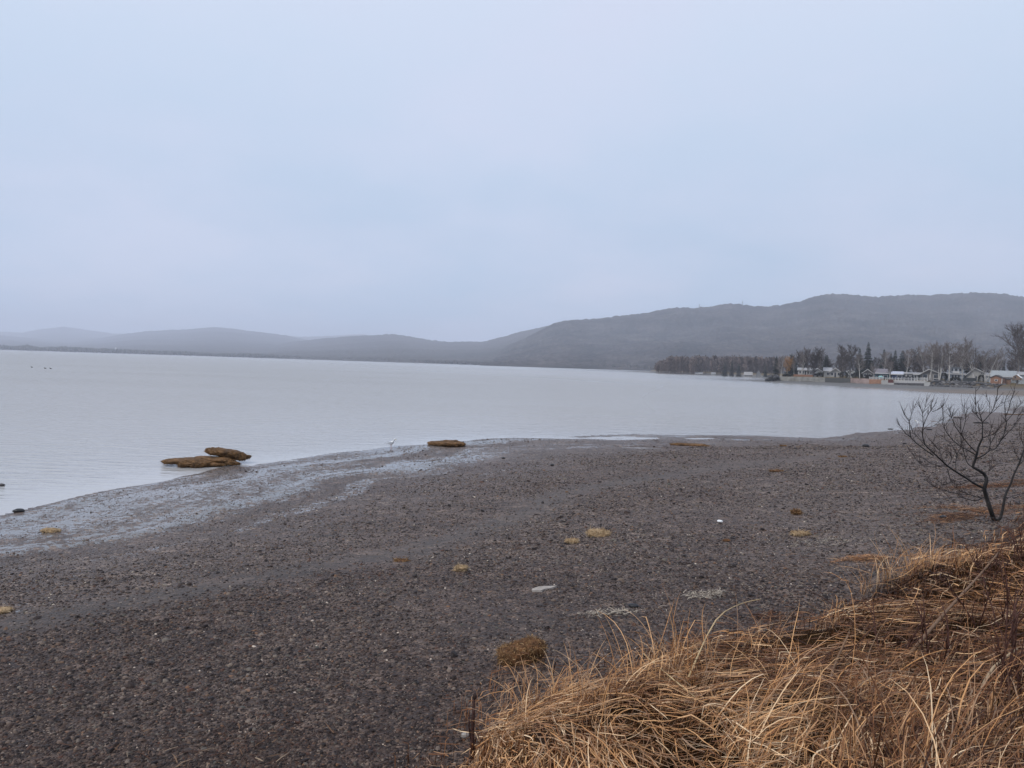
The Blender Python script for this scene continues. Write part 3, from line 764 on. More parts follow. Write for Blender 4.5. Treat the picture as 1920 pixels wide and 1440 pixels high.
house('mobile_home', 'long pale mobile home with dark windows behind the white railing', 'mobile home', 1690.5, 1713, 300, 2.5, .35, 5, siding((.5, .5, .49), 'pale_panel'), PALER, False, [(.12, .26, .9, 1.9), (.42, .55, .9, 1.9), (.75, .9, .9, 1.9)], chimney=False)
house('annex', 'low grey annex with a dark door between mobile home and gabled cottage', 'annex', 1713.5, 1727, 296, 2.2, .6, 5, siding((.34, .36, .37), 'annex_siding'), PALER, False, [(.08, .28, .8, 1.8)], [(.5, .78, 1.95, plain('dark_door', (.04, .045, .04)))])
house('cottage', 'wide brown cottage with a bright white-edged gable', 'cottage', 1728, 1762, 292, 2.55, 1.65, 9, siding((.30, .28, .265), 'taupe_siding'), DARKR, True, [(.1, .3, 1.0, 2.3), (.62, .95, 1.0, 2.2), (.62, .95, .15, .7)], [(.42, .5, 2.2, WHITE)], over=.8, rpos=.38)
hb = house('house', 'blue-grey two-storey house with a boxy upper floor and glazed porch', 'house', 1773, 1804, 290, 2.7, .5, 7, siding((.36, .41, .47), 'blue_grey_siding'), GREYR, False, [(.05, .17, .8, 1.9), (.34, .46, .3, 2.3), (.5, .62, .3, 2.3), (.66, .78, .3, 2.3)], [], over=.5)
W_ = 31 / FPX * 290
ub = MB(); ub.box(-W_ * .22, W_ * .5 - .15, .6, 6.2, 2.9, 5.2); ub.build('upper_floor', siding((.40, .44, .50), 'upper_siding'), hb)
ur = MB(); ur.box(-W_ * .28, W_ * .5 + .2, .15, 6.6, 5.2, 5.42); ur.build('upper_roof', GREYR, hb)
for a, b in ((.0, .9), (1.4, 2.2), (-1.15, -.55)):
    fr = MB(); fr.box(a - .1, b + .1, .52, .59, 3.6, 4.9); fo = fr.build('window', WHITE, hb); q = MB(); q.box(a, b, .49, .515, 3.7, 4.8); q.build('pane', WIN, fo)
bl = MB(); bl.box(-W_ * .1, W_ * .25, -.7, .55, 2.9, 3.0); bl.box(-W_ * .1, W_ * .25, -.72, -.66, 3.0, 3.75); bl.build('balcony', WHITE, hb)
house('house', 'large off-white house with a plain tall gable and one tiny window', 'house', 1814, 1850, 296, 2.6, 2.5, 9, siding((.47, .455, .43), 'off_white_siding'), PALER, True, [(.62, .68, 3.0, 3.5)], [(.4, .46, 2.0, WIN)], over=.6, rpos=.36)
house('cottage', 'small grey cottage with two windows peeping out left of the brown shed', 'cottage', 1848, 1858, 282, 2.6, .8, 5, siding((.36, .40, .44), 'slate_siding'), GREYR, False, [(.15, .4, .9, 2.0), (.6, .85, .9, 2.0)])
house('building', 'long low building with a broad grey roof behind the brown shed', 'building', 1861, 1902, 278, 2.3, 2.0, 8, siding((.33, .36, .37), 'sage_siding'), plain('slate_grey_roof', (.30, .32, .33)), False, [(.8, .9, .9, 1.9)])
house('building', 'pale grey-walled building at the right edge beyond the playhouse', 'building', 1912, 1952, 262, 3.4, .8, 8, siding((.40, .42, .43), 'silver_siding'), PALER, False, [(.5, .6, 1.2, 2.2)])
sh = house('shed', 'red-brown board shed with white corner trim on the beach edge', 'shed', 1856.5, 1876.5, 256, 2.05, .85, 3.4, BRICKW, DARKR, True, [(.42, .62, 1.1, 1.55)], yaw=-.25, fascia=DARKR, over=.12, rpos=.48)
Ws = 20 / FPX * 256
tb = MB(); tb.box(-Ws / 2 - .03, -Ws / 2 + .12, -.06, -.004, .0, 2.0); tb.box(-Ws / 2 + .12, Ws / 2 - .12, -.06, -.004, 0, .16); tb.box(Ws / 2 - .12, Ws / 2 + .05, -.06, -.004, 0, 2.0); tb.box(Ws / 2 + .004, Ws / 2 + .06, 0.0, 3.3, 0, .18); tb.build('trim', WHITE, sh)
house('lean_to', 'lower board annex with dark roof joined to the red-brown shed', 'shed annex', 1877.6, 1892, 257.5, 1.75, .55, 3.0, siding((.30, .17, .105), 'annex_boards'), DARKR, False, [], yaw=-.1, fascia=DARKR, over=.1)
# stilted playhouse
def playhouse():
    x, y = xat(1906, 250), 250; z = ground(x, y)
    h = empty('playhouse', (x, y, z), -math.atan2(x, y) - .25, 'wooden playhouse raised on a post with a pale tin roof', 'playhouse')
    p = MB(); p.tube([(0, .5, -.3), (0, .5, 1.6)], .28, 8); p.build('post', GREYBARK, h)
    for sg in (-1, 1):
        b = MB(); b.tube([(0.1 * sg, .5, .8), (.85 * sg, .5, 1.55)], .07, 5); b.build('brace', GREYBARK, h)
    d = MB(); d.box(-1.3, 1.3, -.6, 1.8, 1.6, 1.75); d.box(-1.3, 1.3, -.6, -.52, 1.75, 2.2); d.build('deck', boards('deck_boards', (.17, .12, .085), True, 5), h)
    w = MB(); w.prism([(-1.15, 1.76), (.9, 1.76), (.9, 2.5), (-.15, 3.35), (-1.15, 2.75)], 0, 1.6); w.build('wall', boards('play_boards', (.27, .17, .105), True, 5), h)
    r = MB(); r.prism([(-.2, 3.38), (-1.35, 2.66), (-1.35, 2.74), (-.2, 3.47)], -.25, 1.9); r.prism([(-.2, 3.47), (1.2, 2.30), (1.2, 2.22), (-.2, 3.38)], -.25, 1.9); r.build('roof', plain('tin_roof', (.68, .67, .65), .45), h)
    q = MB(); q.box(-.75, -.3, -.06, -.003, 2.2, 2.75); q.build('window', WIN, h)
playhouse()
# buildings far off on the point and the far shore
house('cabin', 'far cabin with a steep pale roof on the wooded point', 'cabin', 1417, 1426, 530, 1.6, 3.2, 6, siding((.3, .29, .28), 'far_siding'), PALER, True, [], fascia=PALER)
house('cottage', 'small far cottage left of the steep-roofed cabin on the point', 'cottage', 1395, 1409, 535, 2.0, 1.6, 6, siding((.27, .25, .23), 'tan_siding'), plain('tan_roof', (.27, .26, .25)), False, [(.4, .5, .7, 1.5)])
house('house', 'bright white house front at the edge of the far wood', 'house', 1333, 1340, 640, 1.3, .9, 6, siding((.62, .62, .6), 'far_white'), GREYR, False, [])
house('cottage', 'dim grey cottage half hidden in the far wood', 'cottage', 1303, 1316, 640, 1.1, 1.1, 6, siding((.22, .22, .21), 'dim_siding'), GREYR, False, [(.3, .45, .6, 1.4)])
for px, py, w, D, lab in [(1148, 685.5, 8, 1650, 'white farm building low on the slope of the near hill'), (1187, 695.5, 6, 1420, 'white shed on the waterline below the near hill'), (948, 671, 4, 2500, 'tiny white house far off at the foot of the spur'), (217, 653, 3, 2580, 'tiny white house on the far shore at the left')]:
    p = at(px, py, D); W2 = w / FPX * D
    h = empty('farm_building', (p.x, p.y, p.z), -math.atan2(p.x, p.y), lab, 'building')
    m = MB(); m.box(-W2 / 2, W2 / 2, 0, 9, -12, 2.6); m.build('wall', WHITE, h)
    m = MB(); m.add([(-W2 / 2 - .4, -.5, 2.6), (W2 / 2 + .4, -.5, 2.6), (W2 / 2 + .4, 9.5, 2.6), (-W2 / 2 - .4, 9.5, 2.6), (-W2 / 2, 4.5, 5), (W2 / 2, 4.5, 5)], [(0, 1, 5, 4), (1, 2, 5), (2, 3, 4, 5), (3, 0, 4), (3, 2, 1, 0)]); m.build('roof', PALER, h)

# ------------------------------------------------------------------ walls, fences, blocks along the waterfront
CONC = plain('stained_concrete', (0.27, 0.26, 0.235), 0.9, 0.45, .35, .3)
def wall_run(name, label, cat, pxs, Ds, ztops, zbot, thick, mat, off=1.2):
    """one stretch of wall following sight-line distances; its top may step"""
    m = MB(); n = len(pxs)
    P = [Vector((xat(px, D - off), D - off, 0)) for px, D in zip(pxs, Ds)]
    vs = []; fs = []
    for i, p in enumerate(P):
        d = (P[min(i + 1, n - 1)] - P[max(i - 1, 0)]).normalized(); nn = Vector((-d.y, d.x, 0)) * thick
        vs += [(p.x, p.y, zbot), (p.x, p.y, ztops[i]), (p.x + nn.x, p.y + nn.y, ztops[i]), (p.x + nn.x, p.y + nn.y, zbot)]
    for i in range(n - 1):
        a, b = 4 * i, 4 * i + 4
        fs += [(a, b, b + 1, a + 1), (a + 1, b + 1, b + 2, a + 2), (a + 2, b + 2, b + 3, a + 3)]
    fs += [(0, 1, 2, 3), (4 * n - 1, 4 * n - 2, 4 * n - 3, 4 * n - 4)]
    m.add(vs, fs); o = m.build(name, mat)
    return tag(o, label, cat, kind='thing')
def Dw(px): return float(np.interp(px, [1455, 1500, 1580, 1660, 1740, 1860], [312, 303, 295, 285, 270, 250]))
def zt(px, py, D): return at(px, py, D).z
def run(name, label, cat, a, b, ytop, thick, mat, off=1.2, n=5, zbot=-.2):
    pxs = list(np.linspace(a, b, n)); Ds = [Dw(p) for p in pxs]
    return wall_run(name, label, cat, pxs, Ds, [zt(p, ytop + (p - a) * .02, D - off) for p, D in zip(pxs, Ds)], zbot, thick, mat, off)
run('seawall', 'long stained concrete seawall below the white cottages', 'seawall', 1457, 1546, 705.8, .5, CONC, n=9)
run('retaining_wall', 'dark weathered timber wall right of the concrete seawall', 'retaining wall', 1546.3, 1594, 708.2, .4, boards('dark_timber', (.075, .075, .07), False, 4))
run('retaining_wall', 'pinkish rust-streaked retaining wall in the middle of the waterfront', 'retaining wall', 1594.3, 1629, 709.2, .4, plain('rusty_concrete', (.30, .225, .20), .9, .4, .5))
run('retaining_wall', 'orange-brown board wall under the white picket fence', 'retaining wall', 1629.3, 1655, 711, .4, boards('orange_boards', (.33, .17, .10), False, 4))
run('retaining_wall', 'dark stone wall beneath the white railing', 'retaining wall', 1676, 1733, 717.6, .6, plain('dark_stone', (.075, .072, .075), .9, .4, 1.2, .6), off=1.0)
def block(label, a, b, ytop, off, mat, zb=-.1, name='concrete_block', cat='concrete block', depth=1.6):
    D = Dw((a + b) / 2) - off; x = xat((a + b) / 2, D); W = (b - a) / FPX * D
    o = MB(); t = zt((a + b) / 2, ytop, D); c = .12
    o.prism([(-W / 2, zb), (W / 2, zb), (W / 2, t - c), (W / 2 - c, t), (-W / 2 + c, t), (-W / 2, t - c)], 0, depth)
    ob = o.build(name, mat); ob.location = (x, D, 0); ob.rotation_euler = (0, 0, -math.atan2(x, D)); return tag(ob, label, cat)
LCON = plain('pale_concrete', (.40, .39, .37), .9, .2, .8, .3)
block('pale concrete block left of the dark red hut on the beach', 1652.5, 1664, 713, 2.6, LCON)
block('low pale concrete block under the dark red hut', 1664.3, 1675.5, 717.8, 2.8, LCON)
block('dark red box-like hut standing on the pale block', 1665, 1673.5, 711.8, 2.6, plain('dark_red_paint', (.10, .03, .025)), zb=.95, name='beach_hut', cat='hut', depth=1.2)
block('large square concrete block at the left end of the rock bank', 1732.8, 1743, 716, 2.6, LCON)
block('red-brown board deck front below the white flat-fronted cottage', 1488, 1522, 702.3, -4, BRICKW, zb=1.5, name='deck', cat='deck', depth=3)
block('black garden screen in front of the pale mobile home', 1697, 1713.5, 705.8, -1.0, plain('black_panel', (.018, .018, .02), .6), zb=1.5, name='privacy_screen', cat='screen', depth=.12)
block('dark board fence in front of the white gable house', 1806, 1826, 708.4, -10, boards('dark_fence', (.028, .032, .033), True, 6), zb=1.0, name='board_fence', cat='fence', depth=.12)
def picket(name, label, a, b, ytop, ybot, off, step, band):
    n = max(3, int((b - a) / 6)); pxs = np.linspace(a, b, n + 1)
    root = empty(name, (xat((a + b) / 2, Dw((a + b) / 2) - off), Dw((a + b) / 2) - off, 0), 0, label, 'fence')
    o = root.location; P = []
    for p in pxs:
        D = Dw(p) - off; P.append((xat(p, D), D, zt(p, ytop, D), zt(p, ybot, D)))
    for x, y, z1, z0 in P:
        m = MB(); m.box(x - .07 - o.x, x + .07 - o.x, y - .07 - o.y, y + .07 - o.y, z0 - .3, z1 + .12); m.build('post', WHITE, root)
    m = MB(); pk = MB()
    for A, B in zip(P[:-1], P[1:]):
        for f in (.12, .85):
            q = [Vector((A[0] - o.x, A[1] - o.y - .09, A[3] + (A[2] - A[3]) * f)), Vector((B[0] - o.x, B[1] - o.y - .09, B[3] + (B[2] - B[3]) * f))]
            m.tube(q, .06, 4)
        L = Vector((B[0] - A[0], B[1] - A[1], 0)).length; k = int(L / step)
        for i in range(1, k):
            f = i / k; x, y = A[0] + (B[0] - A[0]) * f - o.x, A[1] + (B[1] - A[1]) * f - o.y
            z0 = A[3] + (B[3] - A[3]) * f; z1 = A[2] + (B[2] - A[2]) * f
            pk.box(x - .045, x + .045, y - .15, y - .11, z0, z1 - .05)
    m.build('rail', WHITE, root); pk.build('picket_panel', WHITE, root)
    return root
picket('picket_fence', 'short white picket fence on the orange-brown wall', 1629.5, 1655, 706.6, 711, .9, .28, 0)
picket('railing', 'long white railing running in front of the mobile home', 1660, 1738, 708.3, 713.4, .2, .5, 0)
run('retaining_wall', 'white painted band wall under the long railing', 'retaining wall', 1675.5, 1736, 713.2, .3, plain('white_render', (.40, .39, .38), .8, .2), off=.6, zbot=.6)
run('kerb', 'low white kerb on the lawn of the blue two-storey house', 'kerb', 1784, 1797, 719.3, .25, WHITE, off=-3, zbot=1.2)
run('kerb', 'low white kerb on the lawn of the white gable house', 'kerb', 1799.5, 1815, 719.8, .25, WHITE, off=-3, zbot=1.2)
# teal parasol in front of the teal house
def parasol():
    D = 290; x = xat(1651, D); z = ground(x, D)
    h = empty('parasol', (x, D, z), 0, 'faded teal garden parasol in front of the teal house', 'parasol')
    m = MB(); m.tube([(0, 0, -.2), (0, 0, 1.3)], .04, 6); m.build('pole', GREYBARK, h)
    m = MB(); n = 8
    ring = [(1.25 * math.cos(k * 6.283 / n), 1.25 * math.sin(k * 6.283 / n), .75) for k in range(n)]
    m.add(ring + [(0, 0, 1.35), (0, 0, 1.25)] , [(k, (k + 1) % n, n) for k in range(n)] + [((k + 1) % n, k, n + 1) for k in range(n)]); m.build('canopy', plain('faded_teal', (.20, .40, .38), .8), h)
parasol()
def utility_pole():
    D = 300; x = xat(1826, D); z = ground(x, D); H = at(1826, 652, D).z - z
    h = empty('utility_pole', (x, D, z), 0.3, 'dark utility pole rising above the roof of the white gable house', 'utility pole')
    m = MB(); m.tube([(0, 0, -.5), (0, 0, H)], [.17, .11], 7); m.build('pole', plain('pole_wood', (.05, .042, .038)), h)
    m = MB(); m.box(-1.0, 1.0, -.16, -.10, H - 1.3, H - 1.15); m.build('crossarm', plain('pole_wood', (.05, .042, .038)), h)
utility_pole()
# evergreen shrubs and hedges between the houses
def shrub(px, D, w, hh, label, mat, seed):
    x = xat(px, D); z = ground(x, D); m = MB(); r = random.Random(seed)
    for i in range(900):
        a = r.uniform(0, 6.283); u = r.random(); f = r.random() ** .8; rad = w / 2 * math.sqrt(max(0, 1 - (f * 1.02 - .3) ** 2 / .55)) * (.55 + .45 * r.random())
        c = Vector((math.cos(a) * rad, math.sin(a) * rad, f * hh)); d = Vector((math.cos(a), math.sin(a), r.uniform(-.3, .9))) * r.uniform(.15, .4)
        s = d.orthogonal().normalized() * r.uniform(.06, .14); m.tri(c - s, c + s, c + d, r.random())
    o = m.build('shrub', mat); o.location = (x, D, z - .1)
    return tag(o, label, 'shrub')
BUSH = tinted('dark_shrub', [(0, (.016, .018, .014)), (1, (.045, .042, .032))], .9, .1)
for i, (px, w, hh, D, lab) in enumerate([
    (1839, 2.3, 2.6, 288, 'rounded dark evergreen shrub against the white gable'), (1768, 2.6, 3.0, 286, 'dark shrub between the wide gabled cottage and the blue house'),
    (1581, 3.5, 2.4, 304, 'dark hedge-like shrub right of the porch cottage'), (1606, 4.0, 2.3, 303, 'wide dark shrub behind the rusty retaining wall'),
    (1536, 2.4, 1.8, 312, 'low dark shrub in front of the white boathouse'), (1790, 4.0, 1.5, 279, 'low dark shrub under the glazed porch of the blue house'),
    (1628, 2.4, 1.6, 300, 'dark shrub at the foot of the tallest spruce'), (1474, 3.0, 1.0, 310, 'low dark shrub at the foot of the orange willow')]):
    shrub(px, D, w, hh, lab, BUSH, 100 + i)
# boulders
def rocks(name, label, spots, mat):
    vs = []; fs = []; tn = []; o = 0
    for i, (x, y, z, r) in enumerate(spots):
        v, f = blob(1, 300 + i, .3, 1.4, .7)
        a = rng.uniform(0, 6.28); v = np.stack([v[:, 0] * math.cos(a) - v[:, 1] * math.sin(a), v[:, 0] * math.sin(a) + v[:, 1] * math.cos(a), v[:, 2]], 1)
        vs.append(v * r + np.array([x, y, z])); fs.append(f + o); o += len(v); tn.append(np.full(len(v), rng.random()))
    ob = mesh_np(name, np.concatenate(vs), [np.concatenate(fs)], mat, None, {'tint': np.concatenate(tn)})
    return tag(ob, label, 'rocks', kind='stuff')
ROCK = tinted('dark_rock', [(0, (.035, .034, .036)), (.7, (.085, .08, .08)), (1, (.17, .16, .15))], .75, .4)
sp_ = []
for i in range(420):
    px = rng.uniform(1741, 1885); u = rng.random(); D = Dw(px) - 2.5 + 5 * u
    x = xat(px, D); sp_.append((x, D, max(ground(x, D), .3) + rng.uniform(-.1, .25) * (1 - (px > 1850) * .7), rng.uniform(.3, .75) * (1 - (px > 1855) * .45)))
rocks('riprap', 'bank of dark boulders in front of the blue and white houses', sp_, ROCK)
sp_ = []
for i in range(110):
    px = rng.uniform(1437, 1458); D = rng.uniform(302, 312); x = xat(px, D)
    top = 2.6 * math.sin(min(1, (px - 1435) / 12) * 1.57) * rng.random(); sp_.append((x, D, top, rng.uniform(.45, .95)))
rocks('boulder_groyne', 'heap of dark boulders at the seaward end of the seawall', sp_, ROCK)
# towers on the ridge
def tower(px, ytop, ybot, D, lab):
    a, b = at(px, ytop, D), at(px, ybot, D)
    h = empty('transmission_tower', (b.x, b.y, b.z), 0.4, lab, 'transmission tower'); H = a.z - b.z
    m = MB(); w = H * .11
    for sx in (-1, 1):
        for sy in (-1, 1):
            m.tube([(sx * w, sy * w, -8), (sx * w * .25, sy * w * .25, H * .65), (0, 0, H)], [.35, .3, .2], 4)
    for k in range(7):
        z0, z1 = H * k / 8, H * (k + 1) / 8; r0, r1 = w * (1 - z0 / H), w * (1 - z1 / H)
        for sy in (-1, 1):
            m.tube([(-r0, sy * r0, z0), (r1, sy * r1, z1)], .2, 3); m.tube([(r0, sy * r0, z0), (-r1, sy * r1, z1)], .2, 3)
    m.build('lattice', plain('tower_steel', (.16, .16, .17), .6), h)
    c = MB()
    for f in (.68, .82): c.tube([(-H * .22, 0, H * f), (H * .22, 0, H * f)], .3, 4)
    c.build('crossarm', plain('tower_steel', (.16, .16, .17), .6), h)
tower(1311, 569, 578, 3180, 'left lattice transmission tower on the ridge of the near hill')
tower(1392, 563, 574, 3200, 'right lattice transmission tower on the ridge of the near hill')

# ------------------------------------------------------------------ shingle: loose flat stones
def shingle():
    N = 520000
    r = np.exp(rng.uniform(math.log(3.6), math.log(68), N)); a = np.radians(rng.uniform(-44, 42, N))
    x, y = r * np.sin(a), r * np.cos(a)
    z, s, t, up = land(x, y)
    lane = np.exp(-((t - 0.60 + 0.03 * np.sin(x * 0.5)) / 0.035) ** 2)
    patch = fbm(x * .5, y * .5, 77, 3)
    ok = (z > 0.012) & (up < 0.25) & (rng.random(N) > lane * 0.8) & (rng.random(N) < 0.35 + 1.1 * patch) & (fbm(s * .6, x * .12, 11, 4) * 1.0 + fbm(x * 1.5, y * 1.5, 15, 2) * .5 + t * 1.1 + rng.random(N) * .35 > 1.03)
    x, y, z, r, t = x[ok], y[ok], z[ok], r[ok], t[ok]; n = len(x)
    size = (0.0056 + 0.00044 * r) * np.exp(rng.normal(0, .45, n)) * (0.6 + 0.4 * sstep(t, .2, .5)) * (0.8 + 0.4 * patch[ok])
    tint = rng.random(n); size = size * np.where(tint > .97, .62, 1.0); tint = np.where((tint > .965) & (rng.random(n) < .05), .7, tint)  # palest stones kept small, some of them wet glints put into colour
    k = 6; ang = (np.arange(k)[None] + rng.uniform(-.35, .35, (n, k))) * 2 * math.pi / k
    rot = rng.uniform(0, 6.283, (n, 1)); el = rng.uniform(0.5, 1.0, (n, 1))
    rad = size[:, None] * rng.uniform(.7, 1.25, (n, k))
    lx, ly = np.cos(ang) * rad, np.sin(ang) * rad * el
    px_ = lx * np.cos(rot) - ly * np.sin(rot); py_ = lx * np.sin(rot) + ly * np.cos(rot)
    th = size * rng.uniform(.18, .6, n)
    tx, ty = rng.normal(0, .22, (n, 1)), rng.normal(0, .22, (n, 1))
    V = np.zeros((n, 2 * k, 3))
    for lvl, sc, h in ((0, 1.0, -0.25), (1, .72, 1.0)):
        V[:, lvl * k:(lvl + 1) * k, 0] = x[:, None] + px_ * sc
        V[:, lvl * k:(lvl + 1) * k, 1] = y[:, None] + py_ * sc
        V[:, lvl * k:(lvl + 1) * k, 2] = z[:, None] + th[:, None] * h + px_ * sc * tx + py_ * sc * ty
    b = (np.arange(n) * 2 * k)[:, None]; q = np.arange(k)[None]
    side = np.stack([b + q, b + (q + 1) % k, b + k + (q + 1) % k, b + k + q], -1).reshape(-1, 4)
    top = (b + k + q)
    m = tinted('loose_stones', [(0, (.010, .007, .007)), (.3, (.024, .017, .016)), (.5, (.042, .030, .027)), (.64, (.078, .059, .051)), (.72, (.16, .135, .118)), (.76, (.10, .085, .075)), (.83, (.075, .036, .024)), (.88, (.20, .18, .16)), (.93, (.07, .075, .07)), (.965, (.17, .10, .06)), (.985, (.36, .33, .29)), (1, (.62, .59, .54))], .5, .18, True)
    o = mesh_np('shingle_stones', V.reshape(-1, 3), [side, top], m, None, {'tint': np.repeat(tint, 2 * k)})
    tag(o, 'loose dark slate shingle covering the beach', 'shingle', kind='stuff')
shingle()

# ------------------------------------------------------------------ dry grass
def blades(name, mat, x, y, az, L, phi, droop, w, tint, lift=0.0, seg=6, parent=None, zb=None, kink=0.0, clear=.13):
    n = len(x)
    if zb is None: zb = land(x, y)[0]
    P = np.zeros((n, seg + 1, 3)); P[:, 0] = np.stack([x, y, zb + lift], 1)
    el = phi.copy(); a = az.copy(); curl = rng.normal(0, .13, n)
    for i in range(seg):
        st = L / seg
        P[:, i + 1, 0] = P[:, i, 0] + np.cos(el) * np.sin(a) * st
        P[:, i + 1, 1] = P[:, i, 1] + np.cos(el) * np.cos(a) * st
        P[:, i + 1, 2] = P[:, i, 2] + np.sin(el) * st
        el = el - droop / seg * (0.5 + i / seg) + (rng.random(n) < kink) * rng.uniform(-1.3, .2, n); a = a + curl + rng.normal(0, .05, n)
    g = land(P[:, :, 0].ravel(), P[:, :, 1].ravel())[0].reshape(n, seg + 1)
    low = g + 0.006 + (rng.random((n, 1)) * clear)
    P[:, 1:, 2] = np.maximum(P[:, 1:, 2], low[:, 1:])
    side = np.stack([np.cos(az), -np.sin(az), rng.normal(0, .5, n)], 1); side /= np.linalg.norm(side, axis=1, keepdims=True)
    prof = np.interp(np.linspace(0, 1, seg + 1), [0, .3, .8, 1], [.8, 1, .7, .06])
    V = np.zeros((n, seg + 1, 2, 3))
    V[:, :, 0] = P - side[:, None] * (w[:, None, None] * prof[None, :, None] / 2)
    V[:, :, 1] = P + side[:, None] * (w[:, None, None] * prof[None, :, None] / 2)
    b = (np.arange(n) * (seg + 1) * 2)[:, None]; i = np.arange(seg)[None]
    Fq = np.stack([b + i * 2, b + i * 2 + 1, b + i * 2 + 3, b + i * 2 + 2], -1).reshape(-1, 4)
    return mesh_np(name, V.reshape(-1, 3), [Fq], mat, parent, {'tint': np.repeat(tint, (seg + 1) * 2)})
STRAW = tinted('dry_straw', [(0, (.035, .013, .006)), (.2, (.115, .045, .017)), (.34, (.20, .085, .035)), (.42, (.25, .118, .050)), (.5, (.30, .20, .13)), (.65, (.45, .215, .082)), (.85, (.62, .355, .165)), (1, (.80, .59, .37))], .6, .2)
def dry_grass():
    N = 200000
    r = np.exp(rng.uniform(math.log(1.2), math.log(24), N)); a = np.radians(rng.uniform(-30, 62, N))
    x, y = r * np.sin(a), r * np.cos(a)
    _, s, t, up = land(x, y)
    d = -poly_dist(x, y, BANK)
    edge_n = (fbm(x * 1.3, y * 1.3, 91, 3) - .5) * .9
    gap = fbm(x * 2.1, y * 2.1, 39, 3)
    ok = ((-d + edge_n) > 0.16) & (rng.random(N) < sstep(gap, .30, .52) + .12)
    fringe = (~ok) & ((-d + edge_n) > -.45) & (rng.random(N) < .16) & (fbm(x * .9, y * .9, 45, 2) > .42)
    ok |= fringe
    x, y, r, d, fringe = x[ok], y[ok], r[ok], -d[ok], fringe[ok]; n = len(x)
    flow = 2.2 + (fbm(x * .55, y * .55, 33, 3) - .5) * 4.5          # lay of the flattened grass, clump by clump
    tuft = fbm(x * 1.6, y * 1.6, 35, 2)
    az = flow + rng.normal(0, .5, n) + (rng.random(n) < .18) * math.pi
    upright = sstep(tuft, .52, .72) * (rng.random(n) < .35)
    phi = np.where(upright > .3, rng.uniform(.55, 1.35, n), rng.uniform(.08, .65, n))
    L = np.exp(rng.normal(math.log(.25), .45, n)) * (1 + .5 * upright)
    L = np.clip(L, .1, .8) * (0.45 + .55 * sstep(d, -.1, 1.2))
    phi = np.where(fringe, rng.uniform(0, .15, n), phi); L = np.where(fringe, rng.uniform(.05, .2, n), L)
    droop = rng.uniform(.5, 2.2, n)
    w = (0.0033 + 0.00042 * r) * rng.uniform(.5, 1.6, n)
    tone = fbm(x * .8, y * .8, 37, 3)
    tint = np.clip(rng.beta(1.7, 2.2, n) * .95 + (tone - .5) * .9 - .02 - .22 * sstep(y, 7.5, 10), 0, 1)
    tint = np.where(rng.random(n) < .05, rng.uniform(.85, 1, n), tint)
    tint = np.where(fringe, tint * .6, tint)
    o = blades('dry_grass', STRAW, x, y, az, L, phi, droop, w, tint, 0.0, 6, None, None, .14)
    tag(o, 'flattened dry tan grass covering the bank', 'grass', kind='stuff')
dry_grass()
def tufts():
    X = []; Y = []; AZ = []; L = []; PH = []; DR = []; W = []; T = []
    spec = [(1000, 1345, 40, .55), (1255, 1270, 50, .55), (1240, 1290, 30, .45), (1190, 1300, 34, .5), (1050, 1330, 26, .5), (960, 1390, 26, .42), (1140, 1330, 30, .5), (1340, 1260, 20, .4), (1450, 1235, 16, .35), (1090, 1330, 22, .5), (1400, 1250, 12, .45), (1660, 1090, 40, .5), (1700, 1085, 40, .5), (1735, 1070, 36, .55), (1620, 1115, 30, .4), (1560, 1180, 18, .35), (930, 1420, 16, .4), (1300, 1300, 22, .5), (1480, 1300, 14, .5), (1800, 1080, 24, .5), (1130, 1400, 16, .45)]
    for px, py, n, ln in spec:
        p = on_ground(px, py)
        base = rng.uniform(0, 6.28)
        for i in range(n):
            X.append(p.x + rng.normal(0, .06)); Y.append(p.y + rng.normal(0, .06)); AZ.append(rng.uniform(0, 6.28)); L.append(ln * rng.uniform(.55, 1.25)); PH.append(rng.uniform(.9, 1.5)); DR.append(rng.uniform(.2, 2.4)); W.append(rng.uniform(.003, .0065)); T.append(rng.uniform(.45, .95))
    ar = [np.array(v) for v in (X, Y, AZ, L, PH, DR, W, T)]
    o = blades('tall_grass', STRAW, *ar[:2], ar[2], ar[3], ar[4], ar[5], ar[6], ar[7], 0, 8, None, None, .05)
    tag(o, 'taller loose straw stalks arching out of the flattened grass', 'grass', kind='stuff')
tufts()
# straw thrown up along the foot of the bank
BLEACH = tinted('bleached_straw', [(0, (.10, .075, .055)), (.5, (.24, .195, .15)), (1, (.44, .38, .30))], .7, .2)
def wrack(px, py, W, Dp, n, label, name='straw_wrack', pale=0.0, ang=0.0, group=None):
    c = on_ground(px, py)
    u, v = rng.normal(0, .38, n) * W, rng.normal(0, .38, n) * Dp
    keep_ = fbm(u * 2.2 + px, v * 3.0 + py, 171, 3) > (.40 if pale > .3 else .49)
    u, v = u[keep_], v[keep_]; n = len(u)
    x = c.x + u * math.cos(ang) - v * math.sin(ang); y = c.y + u * math.sin(ang) + v * math.cos(ang)
    L = rng.uniform(.04, .20 if pale < .3 else .11, n); az = rng.normal(1.2, 1.0, n)
    z = land(x, y)[0]
    dd = np.exp(-(u / W) ** 2 * 3 - (v / Dp) ** 2 * 3)
    o = blades(name, BLEACH if pale > .3 else STRAW, x, y, az, L, rng.uniform(0, .2, n), rng.uniform(.2, .8, n), rng.uniform(.003, .008, n), np.clip(rng.beta(2, 3, n) + pale, 0, 1), rng.random(n) * .05 * dd, 3, None, z, 0.0, .02)
    me = o.data; off = np.array(c, np.float32); co = np.zeros(len(me.vertices) * 3, np.float32); me.vertices.foreach_get('co', co)
    co = co.reshape(-1, 3) - off; me.vertices.foreach_set('co', co.ravel()); me.update(); o.location = c
    return tag(o, label, 'straw', group)
wrack(1615, 1050, .85, .26, 900, 'reddish-brown straw streak on the shingle beyond the grass edge', ang=.35)
